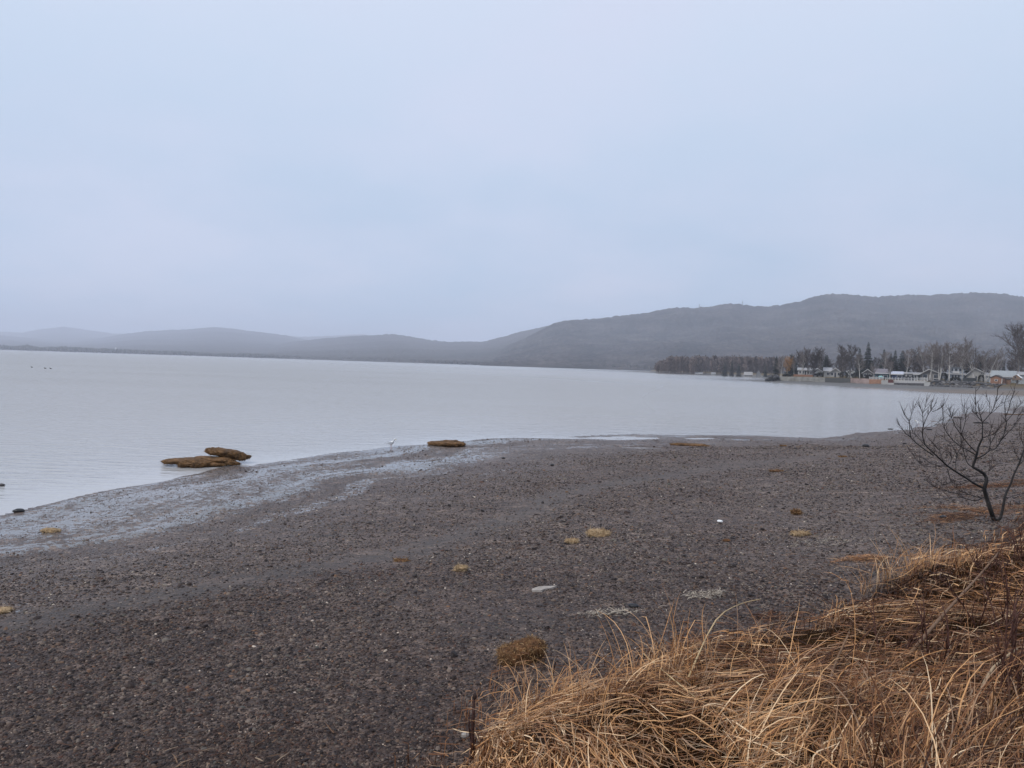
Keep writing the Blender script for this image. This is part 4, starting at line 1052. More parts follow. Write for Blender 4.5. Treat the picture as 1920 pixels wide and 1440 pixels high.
wrack(1800, 968, 1.3, .5, 2000, 'straw heap on the shingle left of the bare shrub trunk', pale=-.2, ang=.6)
wrack(1850, 912, 2.0, .5, 2400, 'brown straw line on the beach behind the bare shrub', pale=-.22, ang=.3)
wrack(1905, 905, 1.5, .7, 1800, 'reddish straw patch behind the second stem of the bare shrub', pale=-.2, ang=.3)
wrack(1855, 955, 1.6, .9, 1900, 'thin scatter of straw around the foot of the bare shrub', pale=-.05)
wrack(1575, 1012, 1.25, .42, 420, 'pale fine straw smear on the shingle above the straw streak', pale=.5, ang=.4)
wrack(1320, 1117, .8, .22, 260, 'pale straw streak on the shingle, farther up the beach than its neighbour', pale=.5, ang=.35)
wrack(1130, 1152, .65, .16, 200, 'pale straw streak beside the dark flat stone', pale=.5, ang=.25)
wrack(1380, 1160, .8, .3, 700, 'dark brown plant litter just outside the grass edge', pale=-.25)

# ------------------------------------------------------------------ things lying on the beach
def shag(m_v, n, L, rad, seed):
    pass
def clump(name, label, cat, px, py, W, Dp, H, colours, mat_core, fibres, fl, rot=0.0, seed=0, tilt=0.0, group=None, sink=.1, amp=.22, box=1.0):
    c = on_ground(px, py)
    r = empty(name, c, rot, label, cat, group)
    v, f = blob(4, seed, amp, 1.7)
    v = np.sign(v) * np.abs(v) ** box
    v = v * np.array([W / 2, Dp / 2, H / 2]); v[:, 2] += H / 2 - H * sink
    v[:, 2] += v[:, 0] * tilt
    mesh_np('core', v, [f], mat_core, r, {'tint': rng.random(len(v))}, True)
    if fibres:
        idx = rng.integers(0, len(v), fibres); p = v[idx] + rng.normal(0, .004, (fibres, 3))
        ce = np.array([0, 0, H * .4]); nrm = (p - ce) / np.array([W / 2, Dp / 2, H / 2]); nrm /= np.linalg.norm(nrm, axis=1, keepdims=True) + 1e-9
        d = nrm * .05 + rng.normal(0, .55, (fibres, 3)); d[:, 2] *= .7; d /= np.linalg.norm(d, axis=1, keepdims=True)
        e = p + d * (fl * rng.uniform(.4, 1.2, fibres))[:, None]; e[:, 2] -= .1 * fl
        e[:, 2] = np.maximum(e[:, 2], -.01)
        s = np.cross(d, rng.normal(0, 1, (fibres, 3))); s /= np.linalg.norm(s, axis=1, keepdims=True) + 1e-9
        w = (0.0007 + 0.00016 * c.y) * rng.uniform(.6, 1.5, fibres)
        q = (p + e) / 2 + nrm * fl * .12
        V = np.stack([p - s * w[:, None], p + s * w[:, None], q + s * w[:, None], q - s * w[:, None], e], 1)
        b = (np.arange(fibres) * 5)[:, None]
        mesh_np('fibres', V.reshape(-1, 3), [b + np.array([[0, 1, 2, 3]]), b + np.array([[3, 2, 4]])], tinted(*colours), r, {'tint': np.repeat(rng.random(fibres), 5)})
    return r
BROWN = ('brown_fibre', [(0, (.05, .026, .013)), (.5, (.19, .105, .046)), (.9, (.36, .22, .10)), (1, (.5, .34, .18))], .7, .2)
TURF = ('turf_fibre', [(0, (.045, .024, .011)), (.5, (.15, .08, .032)), (1, (.27, .16, .07))], .8, .15)
PALEF = ('pale_fibre', [(0, (.22, .14, .07)), (.5, (.42, .29, .16)), (1, (.55, .43, .28))], .7, .2)
core_b = plain('brown_thatch', (.13, .06, .024), .9, .75, 16.0, 1.0)
core_t = plain('wet_turf', (.125, .066, .027), .8, .7, 3.5, 1.0)
core_p = plain('pale_thatch', (.34, .235, .13), .9, .35, 12.0, .6)
core_r = plain('beach_stone', (.06, .055, .055), .5, .4, 8.0, .4)
clump('straw_bale', 'round clump of matted brown straw on the shingle near the grass', 'straw clump', 978, 1238, .35, .26, .16, BROWN, core_b, 3200, .04, 0.25, 409, tilt=.2, amp=.45, box=.75)
# eroded turf lying at the waterline
def mat_turf(name, label, px, py, lobes, seed, nf=2200):
    c = on_plane(px, py, 0.0)
    r = empty(name, c, -math.atan2(c.x, c.y), label, 'turf')
    vs = []; fs = []; o = 0
    for i, (x, y, z, a, b, h, yaw, tilt) in enumerate(lobes):
        v, f = blob(5, seed + i, .42, 2.8); v = v * (1 + .22 * (fbm(v[:, 0] * 9 + v[:, 2] * 5, v[:, 1] * 9 - v[:, 2] * 6, seed + 7, 3) - .5))[:, None]
        v = np.sign(v) * np.abs(v) ** 0.8 * np.array([a, b, h]); v[:, 2] += v[:, 0] * tilt
        v = np.stack([v[:, 0] * math.cos(yaw) - v[:, 1] * math.sin(yaw) + x, v[:, 0] * math.sin(yaw) + v[:, 1] * math.cos(yaw) + y, v[:, 2] + z], 1)
        vs.append(v); fs.append(f + o); o += len(v)
    v = np.concatenate(vs); f = np.concatenate(fs)
    mesh_np('sod', v, [f], core_t, r, None, True)
    idx = rng.integers(0, len(v), nf); p = v[idx]; d = rng.normal(0, 1, (nf, 3)); d[:, 2] = -np.abs(d[:, 2]) * .5; d /= np.linalg.norm(d, axis=1, keepdims=True)
    e = p + d * rng.uniform(.03, .10, nf)[:, None]; s = np.cross(d, rng.normal(0, 1, (nf, 3))); s /= np.linalg.norm(s, axis=1, keepdims=True)
    V = np.stack([p - s * .009, p + s * .009, e], 1); b = (np.arange(nf) * 3)[:, None]
    mesh_np('fibres', V.reshape(-1, 3), [b + np.array([[0, 1, 2]])], tinted(*TURF), r, {'tint': np.repeat(rng.random(nf), 3)})
    return r
# scale there: about 0.0195 m per photo pixel
mat_turf('turf_mat', 'long ragged mat of eroded turf stranded at the waterline', 376, 873, [(-.70, .2, .14, .42, .34, .07, .1, .05), (-.2, .1, .15, .60, .5, .075, -.1, .03), (.35, .2, .15, .66, .48, .09, -.05, -.03), (.80, .0, .08, .34, .2, .06, 0, -.10), (-.02, -.32, .08, .28, .24, .12, .5, 0), (-.36, -.2, .08, .3, .25, .09, .2, .03), (.3, -.25, .06, .4, .15, .05, -.1, .0)], 500, 6000)
mat_turf('turf_sod', 'domed block of turf tilted up on the ragged turf mat', 424, 870, [(-.04, .3, .33, .54, .42, .12, -.05, -.14), (.28, .25, .25, .36, .32, .13, 0, -.16), (.58, .22, .20, .15, .10, .05, 0, .10), (-.4, .3, .40, .2, .25, .08, 0, -.2)], 520, 4500)
mat_turf('turf_mat', 'single rounded turf mat behind the gull at the tide edge', 838, 837, [(0, 0, .11, .68, .45, .10, 0, -.02), (.3, .05, .12, .46, .40, .09, 0, -.03), (-.35, 0, .09, .42, .36, .09, 0, .03), (.1, .2, .15, .4, .3, .09, 0, 0)], 540, 5000)
mat_turf('turf_mat', 'low flat turf mat beside the wet runnels far down the beach', 1294, 838, [(0, 0, .09, .85, .3, .07, 0, 0), (.2, .05, .10, .5, .28, .06, 0, .02)], 560, 1200)
for i, (nm, lab, cat, px, py, W, Dp, H, colr, core, nf, fl) in enumerate([
    ('reed_clump', 'pale tan reed clump, the largest on the open shingle', 'reed clump', 1122, 1004, .40, .30, .12, PALEF, core_p, 420, .06),
    ('reed_clump', 'small pale reed clump just left of the largest one', 'reed clump', 1072, 1018, .21, .18, .08, PALEF, core_p, 260, .04),
    ('reed_clump', 'small tan reed clump alone in mid beach above the straw ball', 'reed clump', 866, 1070, .20, .16, .09, PALEF, core_p, 260, .04),
    ('reed_clump', 'flat golden reed tuft near the pale straw smear', 'reed clump', 1501, 1003, .30, .20, .06, PALEF, core_p, 300, .07),
    ('driftwood_log', 'short pale driftwood log at the left water edge', 'driftwood', 96, 998, .40, .16, .10, PALEF, core_p, 160, .03),
    ('reed_clump', 'tan clump cut by the left edge of the beach', 'reed clump', 4, 1148, .24, .18, .07, PALEF, core_p, 200, .03),
    ('weed_clump', 'dark red-brown seaweed clump right of mid beach', 'seaweed', 1493, 964, .20, .16, .11, BROWN, core_b, 240, .04),
    ('weed_clump', 'small rusty seaweed patch below the far black stone', 'seaweed', 1580, 857, .28, .2, .06, BROWN, core_b, 120, .05),
    ('weed_clump', 'flat rusty seaweed patch in the middle distance of the beach', 'seaweed', 1455, 884, .45, .25, .05, BROWN, core_b, 160, .06),
    ('weed_clump', 'faint reddish seaweed wisp left of the reed clumps', 'seaweed', 754, 1052, .22, .15, .03, BROWN, core_b, 130, .05),
    ('sandbar_sod', 'small brown sod in the wet runnel right of the flat turf mat', 'sod', 1468, 837, .35, .25, .08, TURF, core_t, 150, .04)]):
    clump(nm, lab, cat, px, py, W * .85, Dp * .85, H * .85, colr, core, nf * 2, fl * 1.3, rng.uniform(-.4, .4), 600 + i, amp=.6, box=.75)
def stone(label, px, py, W, Dp, H, mat, seed, name='beach_stone', cat='stone'):
    c = on_ground(px, py)
    v, f = blob(3, seed, .2, 1.3); v = v * np.array([W / 2, Dp / 2, H / 2]); v[:, 2] += H * .32
    o = mesh_np(name, v, [f], mat, None, None, True); o.location = c; o.rotation_euler = (0, 0, rng.uniform(-.5, .5)); return tag(o, label, cat)
BLACK = plain('black_stone', (.018, .018, .02), .4, .4, 8, .4)
stone('dark flat stone beside the pale straw streak', 1188, 1138, .11, .09, .045, BLACK, 701)
stone('black boxy stone far along the beach under the shrub tips', 1623, 838, .30, .25, .16, BLACK, 702)
stone('dark stone awash at the far left edge of the water', 2, 911, .2, .15, .08, core_r, 703)
stone('small dark stone in the shallows above the driftwood log', 35, 960, .22, .18, .09, BLACK, 704)
stone('small black stone in front of the rounded turf mat', 944, 860, .14, .12, .07, BLACK, 705)
stone('small black stone in the grey wet shingle near the tide edge', 1035, 873, .14, .12, .07, BLACK, 706)
stone('dark pebble-sized lump right of the white litter scrap', 1362, 1015, .12, .1, .05, core_b, 707)
stone('black stone in the straw left of the bare shrub', 1768, 972, .13, .11, .07, BLACK, 708)
stone('pale rounded stone beside the dead stalk', 872, 1382, .055, .05, .035, plain('pale_stone', (.34, .31, .28), .7, .2, 20), 709)
stone('flat dark rock in the shallows near the far gull', 1742, 806, .4, .3, .10, BLACK, 710)
stone('flat dark rock left of the shrub tips in the shallows', 1670, 805, .35, .3, .08, BLACK, 711)
stone('crumpled white litter scrap on the shingle', 1350, 979, .11, .08, .05, plain('white_litter', (.75, .75, .74), .6, .05), 712, 'litter_scrap', 'litter')
def plank(label, px, py, L, r, yaw, mat, name='driftwood_log', pale=False):
    c = on_ground(px, py); m = MB(); rn = random.Random(px)
    pts = [(-L / 2 + L * i / 7, rn.gauss(0, L * .012), r * .7 + rn.gauss(0, r * .15)) for i in range(8)]
    m.tube(pts, [r * (.7 + .4 * rn.random()) * (1 if 0 < i < 7 else .6) for i in range(8)], 8)
    o = m.build(name, mat, None, True); o.location = c; o.rotation_euler = (0, 0, yaw); return tag(o, label, 'driftwood')
plank('dark driftwood log lying in the shallows behind the shrub', 1840, 794, 1.3, .07, .1, plain('wet_log', (.035, .03, .028), .6))
plank('dark driftwood stick farther out in the shallows behind the shrub', 1797, 784, .8, .05, -.1, plain('wet_log', (.035, .03, .028), .6))
plank('long thin brown pole lying along the beach at the right edge', 1905, 778, 3.0, .06, .25, plain('brown_log', (.16, .10, .06), .8))
# flat pale driftwood board
def board():
    c = on_ground(1020, 1106); m = MB()
    out = [(-.17, -.05), (-.06, -.075), (.0, -.01), (.09, .0), (.17, .02), (.15, .06), (.02, .055), (-.06, .02), (-.15, .0)]
    n = len(out); m.add([(x, y * 1.5, .0) for x, y in out] + [(x * .97, y * 1.45, .025 + .01 * math.sin(i * 2)) for i, (x, y) in enumerate(out)], [tuple(range(n - 1, -1, -1)), tuple(range(n, 2 * n))] + [(i, (i + 1) % n, n + (i + 1) % n, n + i) for i in range(n)])
    o = m.build('driftwood_slab', plain('bleached_wood', (.36, .32, .285), .8, .25, 14, .4)); o.location = c; o.rotation_euler = (0, 0, .25)
    tag(o, 'broken bleached slab of driftwood on the open shingle', 'driftwood')
board()

def litter():
    n = 60000
    r = np.exp(rng.uniform(math.log(3.8), math.log(34), n)); a = np.radians(rng.uniform(-42, 40, n)); x, y = r * np.sin(a), r * np.cos(a)
    z, sd, t, up = land(x, y)
    line = np.exp(-((t - .52) / .025) ** 2) + np.exp(-((t - .70) / .03) ** 2) * .7 + sstep(t, .80, .97) * 1.1
    ok = (rng.random(n) < line * sstep(fbm(x * .5, y * .5, 121, 3), .50, .68) * .8) & (up < .2) & (t < .995)
    x, y, r, z = x[ok], y[ok], r[ok], z[ok]; n = len(x)
    o = blades('beach_litter', tinted('weed_scraps', [(0, (.03, .014, .010)), (.5, (.085, .042, .026)), (.8, (.17, .10, .055)), (1, (.36, .28, .2))], .7, .2), x, y, rng.uniform(0, 6.28, n), rng.uniform(.03, .14, n), rng.uniform(0, .2, n), rng.uniform(0, .6, n), (.003 + .0004 * r) * rng.uniform(.6, 1.6, n), rng.beta(1.3, 2, n), .012, 3, None, z, .2, .02)
    tag(o, 'scraps of weed and dead stalks strewn in lines along the shingle', 'litter', kind='stuff')
litter()

# ------------------------------------------------------------------ birds
def lathe_body(prof, mat, name, parent, n=12):
    """continuous body: rings (x along, z centre, half width, half height)"""
    V = []; Fq = []
    for x, z, w, h in prof:
        for k in range(n):
            a = 2 * math.pi * k / n; V.append((x, math.cos(a) * w, z + math.sin(a) * h))
    for i in range(len(prof) - 1):
        for k in range(n): Fq.append((i * n + k, i * n + (k + 1) % n, (i + 1) * n + (k + 1) % n, (i + 1) * n + k))
    m = MB(); m.add(V, Fq + [tuple(range(n - 1, -1, -1)), tuple(range((len(prof) - 1) * n, len(prof) * n))])
    return m.build(name, mat, parent, True)
GW = plain('white_feathers', (.80, .80, .79), .7, .05); GG = plain('grey_feathers', (.42, .44, .47), .7, .1); GB = plain('yellow_beak', (.6, .42, .08), .5, .1); GK = plain('black_feathers', (.03, .03, .03), .7, .1)
def gull(px, py, label, heading, s=1.0):
    c = on_ground(px, py)
    r = empty('gull', c, heading, label, 'gull'); r.scale = (s, s, s)
    lathe_body([(-.20, .17, .012, .008), (-.15, .175, .035, .022), (-.08, .19, .06, .045), (0, .205, .073, .062), (.07, .225, .068, .066), (.11, .262, .048, .052), (.125, .30, .035, .04), (.135, .335, .036, .036), (.155, .352, .036, .034), (.18, .35, .026, .025), (.195, .346, .010, .010)], GW, 'body', r)
    for sg in (-1, 1):
        m = MB(); m.add([(.09, sg * .066, .25), (.02, sg * .084, .255), (-.10, sg * .066, .225), (-.26, sg * .03, .185), (-.12, sg * .069, .165), (.03, sg * .088, .17), (.09, sg * .078, .20), (0.0, sg * .060, .21), (-.15, sg * .03, .195)], [(0, 1, 5, 6), (1, 2, 4, 5), (2, 3, 4), (0, 7, 8, 3, 2, 1), (6, 5, 4, 3, 8, 7, 0)][:3] + [(0, 7, 1), (1, 7, 2), (2, 7, 8), (2, 8, 3), (6, 5, 7), (5, 4, 7), (4, 8, 7), (4, 3, 8), (0, 6, 7)]); w = m.build('wing', GG, r)
        t = MB(); t.add([(-.20, sg * .045, .205), (-.20, sg * .04, .18), (-.31, sg * .012, .180), (-.20, sg * .02, .195)], [(0, 1, 2), (0, 2, 3), (1, 3, 2), (0, 3, 1)]); t.build('wing_tip', GK, w)
        l = MB(); l.tube([(.01, sg * .028, .16), (.0, sg * .03, .08), (.01, sg * .03, .0)], [.012, .006, .006], 6); l.add([(.01, sg * .03, .012), (.055, sg * .03 - .022, .003), (.06, sg * .03, .004), (.055, sg * .03 + .022, .003)], [(0, 1, 2), (0, 2, 3), (3, 2, 1, 0)]); l.build('leg', plain('pink_leg', (.5, .3, .27), .6), r)
        e = MB(); e.add([(.165 + .006 * math.cos(k * 1.05), sg * .0352, .36 + .006 * math.sin(k * 1.05)) for k in range(6)] + [(.165, sg * .039, .36)], [(k, (k + 1) % 6, 6) for k in range(6)]); e.build('eye', GK, r)
    b = MB(); b.tube([(.185, 0, .346), (.225, 0, .342), (.245, 0, .333)], [.012, .009, .003], 6); b.build('beak', GB, r)
    m = MB(); m.add([(-.16, -.035, .18), (-.16, .035, .18), (-.25, .03, .168), (-.25, -.03, .168), (-.16, -.03, .165), (-.16, .03, .165), (-.25, .028, .162), (-.25, -.028, .162)], [(0, 1, 2, 3), (7, 6, 5, 4), (0, 3, 7, 4), (1, 5, 6, 2), (2, 6, 7, 3)]); m.build('tail', GW, r)
gull(733, 840, 'white gull standing at the tide edge left of the rounded turf mat', R(-20))
gull(1723, 799, 'far white gull standing in the shallows behind the bare shrub', R(160), 1.1)
def duck(px, py, label):
    c = on_plane(px, py, 0); r = empty('duck', c, R(170), label, 'duck', 'ducks floating far out')
    lathe_body([(-.24, .10, .01, .01), (-.16, .06, .07, .05), (0, .05, .12, .09), (.12, .06, .10, .09), (.18, .12, .05, .06), (.20, .20, .04, .05), (.24, .22, .04, .04), (.28, .215, .02, .02)], plain('dark_plumage', (.04, .035, .03), .7), 'body', r)
    m = MB(); m.tube([(.27, 0, .213), (.33, 0, .205)], [.014, .009], 5); m.build('beak', GB, r)
duck(60, 689, 'dark duck floating alone, leftmost of the three'); duck(85, 691, 'dark duck floating far out, middle of the three'); duck(95, 691.5, 'dark duck floating far out, rightmost of the three')

# ------------------------------------------------------------------ the bare shrub at the right
def smooth_path(pts, k=3):
    P = [Vector(p) for p in pts]; out = []
    for i in range(len(P) - 1):
        a, b, c, d = P[max(i - 1, 0)], P[i], P[i + 1], P[min(i + 2, len(P) - 1)]
        for j in range(k):
            t = j / k; out.append(0.5 * ((2 * b) + (c - a) * t + (2 * a - 5 * b + 4 * c - d) * t * t + (3 * b - a - 3 * c + d) * t ** 3))
    return out + [P[-1]]
def bare_shrub():
    base = on_ground(1868, 977)
    D0 = base.y; k = 1 / 5.142
    root = empty('bare_shrub', base, 0, 'leafless black shrub with a forked trunk at the bank edge', 'shrub')
    rn = random.Random(3)
    bark = plain('black_bark', (.022, .019, .018), .7, .5, 30, .5)
    def W(p, dd): return at(1660 + p[0] * k, 720 + p[1] * k, D0 + dd) - base
    def path(pts, d0, d1): return smooth_path([W(p, d0 + (d1 - d0) * i / max(1, len(pts) - 1) + rn.gauss(0, .025)) for i, p in enumerate(pts)])
    U = D0 / FPX * k / 2              # zoomed pixel width -> radius
    tr = MB(); br = MB(); tw = MB()
    def limb(m, pts, w0, w1, d0, d1, n=7, twigs=0):
        P = path(pts, d0, d1); q = len(P)
        m.tube(P, [max(.0022, U * (w0 + (w1 - w0) * (i / (q - 1)) ** .8)) for i in range(q)], n)
        for _ in range(twigs):
            i = rn.randint(q // 3, q - 2); p = P[i]; d = (P[i + 1] - P[i]).normalized()
            d = (d + Vector((rn.gauss(0, .6), rn.gauss(0, .7), rn.gauss(.25, .4)))).normalized(); L = rn.uniform(.08, .26)
            t = branch_pts(p, d, L, 3, .16, .1, rn); tw.tube(t, [.0032, .0028, .0022, .0016], 4)
    limb(tr, [(1062, 1345), (1040, 1290), (1010, 1200), (978, 1100), (956, 1010), (976, 930), (962, 880), (930, 850), (870, 815), (845, 795), (868, 725), (885, 660), (900, 600), (935, 525)], 46, 17, 0, -.1, 9)
    tr_o = tr.build('trunk', bark, root, True)
    st = MB()
    limb(st, [(1030, 1285), (1070, 1312), (1108, 1292), (1130, 1210), (1150, 1100), (1170, 1040), (1210, 960), (1240, 870), (1280, 790), (1310, 710), (1340, 620), (1385, 480), (1400, 350)], 32, 9, .0, .25, 8)
    st.build('stem', bark, root, True)
    for pts, w0, w1, d0, d1, tg in [
        ([(935, 525), (936, 380), (915, 300), (897, 190)], 15, 5, -.1, 0, 3),
        ([(950, 1005), (860, 960), (770, 900), (680, 845), (600, 790), (540, 735), (470, 670), (420, 625), (380, 580), (360, 500), (362, 420), (410, 300), (450, 240), (495, 172)], 26, 5, 0, -.55, 8),
        ([(465, 690), (380, 632), (300, 570), (245, 515), (190, 470), (140, 400), (113, 330)], 13, 4, -.3, -.45, 4),
        ([(248, 518), (235, 440), (230, 360), (190, 300), (156, 218)], 9, 4, -.4, -.6, 2), ([(230, 355), (265, 260), (290, 192)], 6, 4, -.5, -.4, 1),
        ([(365, 412), (358, 280), (322, 205)], 8, 4, -.5, -.6, 2), ([(360, 285), (385, 220), (393, 155)], 6, 4, -.5, -.4, 1), ([(445, 250), (446, 160)], 6, 4, -.55, -.5, 0), ([(450, 268), (520, 240), (567, 202)], 6, 4, -.55, -.7, 1), ([(375, 430), (470, 400), (540, 335)], 5, 3, -.5, -.3, 1),
        ([(367, 572), (310, 510), (265, 470), (254, 428)], 7, 4, -.4, -.2, 2),
        ([(885, 695), (800, 640), (720, 600), (640, 530), (580, 450), (570, 390), (555, 310), (550, 220)], 13, 4, 0, .3, 5),
        ([(872, 655), (800, 580), (730, 490), (670, 400), (630, 300), (612, 235)], 11, 4, -.1, -.35, 4),
        ([(732, 495), (724, 400), (730, 332)], 7, 4, -.2, -.3, 2), ([(738, 478), (768, 370), (774, 300), (738, 200)], 7, 4, -.2, 0, 2), ([(770, 305), (802, 218)], 5, 4, -.05, 0, 0), ([(576, 402), (630, 330), (652, 280)], 6, 4, .2, .3, 1),
        ([(842, 803), (790, 760), (758, 660), (735, 580), (724, 470)], 11, 5, 0, .2, 4),
        ([(880, 718), (950, 685), (1000, 645), (1065, 620), (1110, 550), (1150, 470), (1166, 380), (1160, 310), (1150, 190), (1175, 105)], 16, 5, 0, .35, 6),
        ([(1160, 312), (1190, 240), (1215, 140), (1250, 68)], 9, 5, .3, .2, 2), ([(1168, 362), (1220, 300), (1270, 230), (1322, 178)], 8, 4, .3, .5, 2), ([(1118, 542), (1190, 460), (1255, 390), (1282, 310), (1340, 255)], 9, 4, .2, .6, 3),
        ([(1000, 642), (1014, 560), (1010, 470), (1032, 388)], 8, 4, .1, 0, 2), ([(1010, 582), (1060, 490), (1100, 410), (1152, 368)], 8, 4, .1, .2, 2),
        ([(936, 372), (1000, 300), (1040, 240), (1075, 140), (1087, 15)], 10, 5, 0, .1, 2), ([(1012, 288), (1070, 240), (1110, 190), (1152, 172)], 7, 4, 0, .25, 1), ([(932, 362), (880, 290), (870, 160), (872, 40)], 9, 5, 0, -.2, 2), ([(1005, 282), (1006, 200), (970, 108)], 6, 4, 0, .1, 1), ([(890, 312), (825, 253)], 5, 4, -.1, -.2, 1), ([(935, 522), (990, 500), (1050, 480), (1082, 428)], 8, 4, -.1, -.3, 2),
        ([(950, 1092), (870, 1125), (790, 1110), (720, 1090), (640, 1095), (540, 1110), (440, 1103)], 12, 4, 0, -.5, 3), ([(925, 1100), (820, 1070), (720, 1030), (680, 980)], 10, 5, -.1, -.5, 3), ([(800, 1067), (650, 1050), (560, 1020), (450, 980), (385, 908)], 8, 4, -.3, -.6, 4),
        ([(605, 800), (540, 790), (440, 800), (350, 775), (290, 720), (270, 680), (203, 588)], 8, 4, -.3, 0, 3), ([(270, 682), (360, 715), (450, 770), (540, 790)], 6, 5, -.05, -.2, 1),
        ([(600, 815), (620, 900), (650, 950), (720, 970), (805, 940)], 9, 5, -.3, 0, 3), ([(650, 940), (560, 970), (480, 900)], 6, 4, -.3, -.5, 2), ([(680, 845), (680, 740), (690, 670), (640, 590), (540, 490)], 9, 4, -.2, 0, 3), ([(690, 672), (720, 620), (732, 530)], 7, 5, -.1, 0, 1), ([(560, 755), (520, 640), (430, 540)], 7, 4, -.3, -.1, 3), ([(600, 790), (640, 720), (612, 650)], 7, 4, -.3, -.5, 2),
        ([(932, 855), (1000, 835), (1022, 788)], 6, 4, 0, -.2, 2), ([(962, 885), (860, 885), (740, 910), (640, 940), (560, 975)], 8, 4, 0, .4, 3), ([(966, 940), (850, 940)], 9, 7, 0, .3, 0),
        ([(1282, 792), (1340, 730), (1400, 690)], 9, 5, .2, .4, 1), ([(1302, 745), (1260, 680), (1238, 628)], 7, 4, .2, .1, 1), ([(1345, 620), (1310, 530), (1284, 463)], 8, 4, .2, 0, 1), ([(1168, 1100), (1250, 1075), (1340, 1050), (1420, 1000)], 7, 4, .1, .4, 2), ([(1250, 850), (1340, 850), (1420, 800)], 7, 4, .15, .4, 2), ([(1345, 600), (1420, 500)], 7, 4, .2, .5, 1)]:
        limb(br, pts, w0 * .9, w1 * .8, d0, d1, 6, tg * 4 + 3)
    bo = br.build('branches', bark, root, True)
    tw.build('twigs', plain('dark_twigs', (.04, .028, .026), .8, .3), bo)
bare_shrub()

# ------------------------------------------------------------------ stalks and twiggy stems in the grass
def stalk():
    p = on_ground(886, 1428); m = MB(); D = p.y
    pts = [p + Vector((0, 0, -.15))] + [at(x, y, D) for x, y in ((885, 1400), (887, 1350), (889, 1312))]
    h = empty('dead_stalk', p, 0, 'upright dark reddish dead stalk at the tip of the grass bank', 'stalk')
    m.tube([q - p for q in pts], [.0125, .012, .011, .008], 8); m.build('stem', plain('red_brown_stem', (.05, .022, .016), .7, .4, 40, .4), h, True)
    b = MB(); t = at(890, 1306, D) - p; v, f = blob(2, 5, .2, 2); b.add([Vector((a * .013, c * .013, e * .022)) + t for a, c, e in v], [tuple(q) for q in f]); b.build('bud', plain('dark_bud', (.035, .02, .016), .8), h, True)
    s = MB(); s.tube([at(884, 1392, D) - p, at(879, 1362, D) - p, at(881, 1335, D) - p], [.006, .005, .003], 6); s.build('side_shoot', plain('red_brown_stem', (.05, .022, .016)), h, True)
stalk()
REDT = plain('red_twig_bark', (.075, .030, .020), .7, .4, 30)
BRT = plain('brown_twig_bark', (.17, .095, .05), .7, .4, 30)
def twig_bush(px, py, H, n, label, mat, seed, lean=(0, 0)):
    p = on_ground(px, py); rn = random.Random(seed); m = MB(); tw = MB()
    h = empty('twig_shrub', p, 0, label, 'twigs')
    for i in range(n):
        a = rn.uniform(0, 6.28); d = Vector((math.cos(a) * .35 + lean[0], math.sin(a) * .35 + lean[1], 1)); L = H * rn.uniform(.6, 1.15)
        P = branch_pts((rn.gauss(0, .05), rn.gauss(0, .05), -.05), d, L, 5, .10, .02, rn)
        m.tube(P, [.0065, .0058, .005, .0042, .0034, .0022], 5)
        for q in range(5):
            k = rn.randint(1, 4); dd = (P[k + 1] - P[k]).normalized() + Vector((rn.gauss(0, .5), rn.gauss(0, .5), rn.gauss(.2, .3)))
            T = branch_pts(P[k], dd, L * rn.uniform(.2, .45), 3, .14, .03, rn); tw.tube(T, [.0036, .003, .0024, .0014], 4)
    s = m.build('stems', mat, h, True); tw.build('twigs', mat, h, True)
twig_bush(1905, 1330, .6, 7, 'dense reddish twigs at the right edge low in the grass', REDT, 1)
twig_bush(1880, 1190, .62, 7, 'upright reddish twigs at the right edge, upper part of the bank', REDT, 2)
twig_bush(1755, 1260, .5, 5, 'thin dark twig sprig standing in the middle of the bank', REDT, 3)
twig_bush(1845, 1090, .5, 6, 'reddish twigs below the bare shrub at the top of the bank', REDT, 4)
twig_bush(1915, 1060, .55, 7, 'dark twig tangle under the second stem of the bare shrub', REDT, 5)
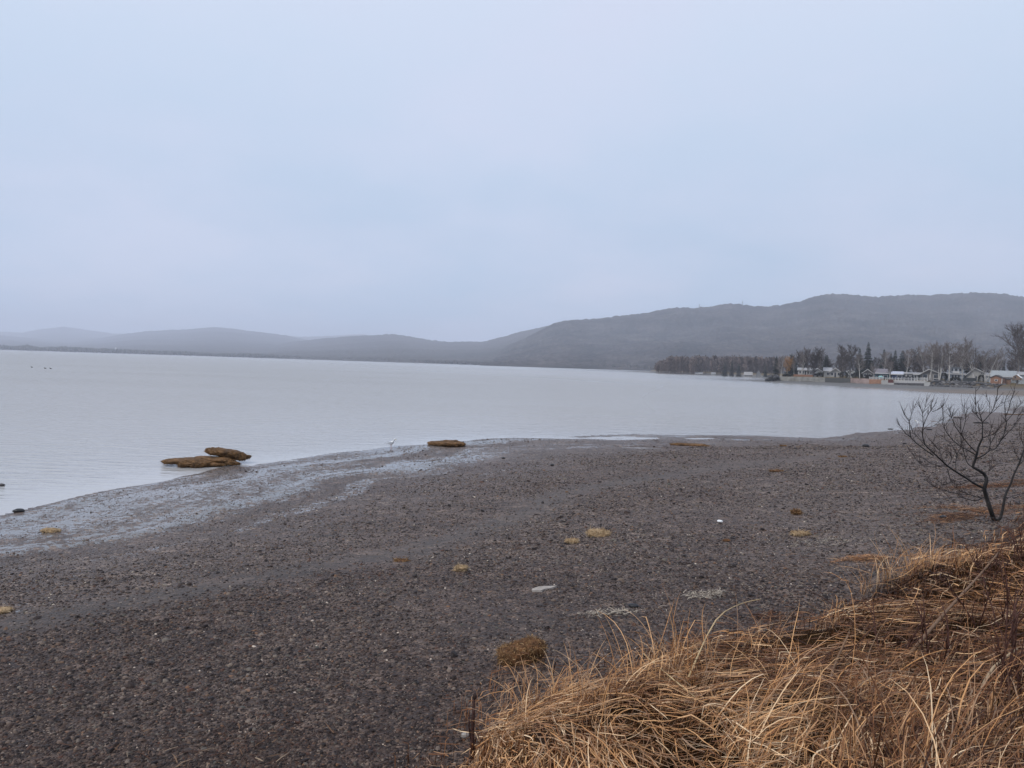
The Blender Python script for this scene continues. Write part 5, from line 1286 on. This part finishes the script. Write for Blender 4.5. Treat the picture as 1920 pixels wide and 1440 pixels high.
twig_bush(1690, 1240, .35, 3, 'short dark twigs behind the grass crest', REDT, 6)
twig_bush(1660, 1425, .3, 6, 'small dark twig knot at the bottom of the grass', REDT, 7)
def fallen(label, pts, w0, w1, mat, lift):
    P = []
    for px, py, l in pts:
        q = on_ground(px, py); P.append(q + Vector((0, 0, l)))
    b = P[0].copy(); S = smooth_path([q - b for q in P]); m = MB(); m.tube(S, [w0 + (w1 - w0) * i / (len(S) - 1) for i in range(len(S))], 7)
    o = m.build('fallen_branch', mat, None, True); o.location = b; return tag(o, label, 'branch')
fallen('bent brown branch lying over the grass towards the right edge', [(1700, 1262, .10), (1770, 1190, .16), (1830, 1130, .22), (1870, 1090, .28)], .012, .008, BRT, 0)
fallen('forked pale branch lying in the middle of the flattened grass', [(1550, 1340, .06), (1560, 1300, .14), (1590, 1250, .22)], .010, .006, BRT, 0)
fallen('bleached straw-coloured branch at the lower right of the bank', [(1830, 1330, .06), (1860, 1290, .12), (1905, 1262, .15)], .010, .006, plain('bleached_twig', (.36, .26, .16), .8), 0)
fallen('long pale cane arching out over the shingle', [(1290, 1300, .10), (1340, 1225, .25), (1385, 1190, .28), (1425, 1170, .24)], .006, .003, plain('pale_cane', (.50, .36, .19), .7), 0)
fallen('straight pale cane slanting through the grass tip', [(1205, 1260, .14), (1260, 1310, .12), (1310, 1340, .08)], .005, .004, plain('pale_cane', (.50, .36, .19), .7), 0)

# ------------------------------------------------------------------ sea air
def haze():
    m = bpy.data.materials.new('haze'); m.use_nodes = True; nt = m.node_tree
    nt.nodes.clear(); o = nt.nodes.new('ShaderNodeOutputMaterial'); v = nt.nodes.new('ShaderNodeVolumePrincipled')
    v.inputs['Color'].default_value = (.83, .88, 1.0, 1); v.inputs['Density'].default_value = 1.9e-4; v.inputs['Anisotropy'].default_value = 0.0
    nt.links.new(v.outputs[0], o.inputs['Volume'])
    b = MB(); b.box(-9000, 9000, -600, 13500, -4, 420); ob = b.build('haze', m)
    tag(ob, 'even pale sea haze over the bay', 'haze', kind='stuff')
haze()
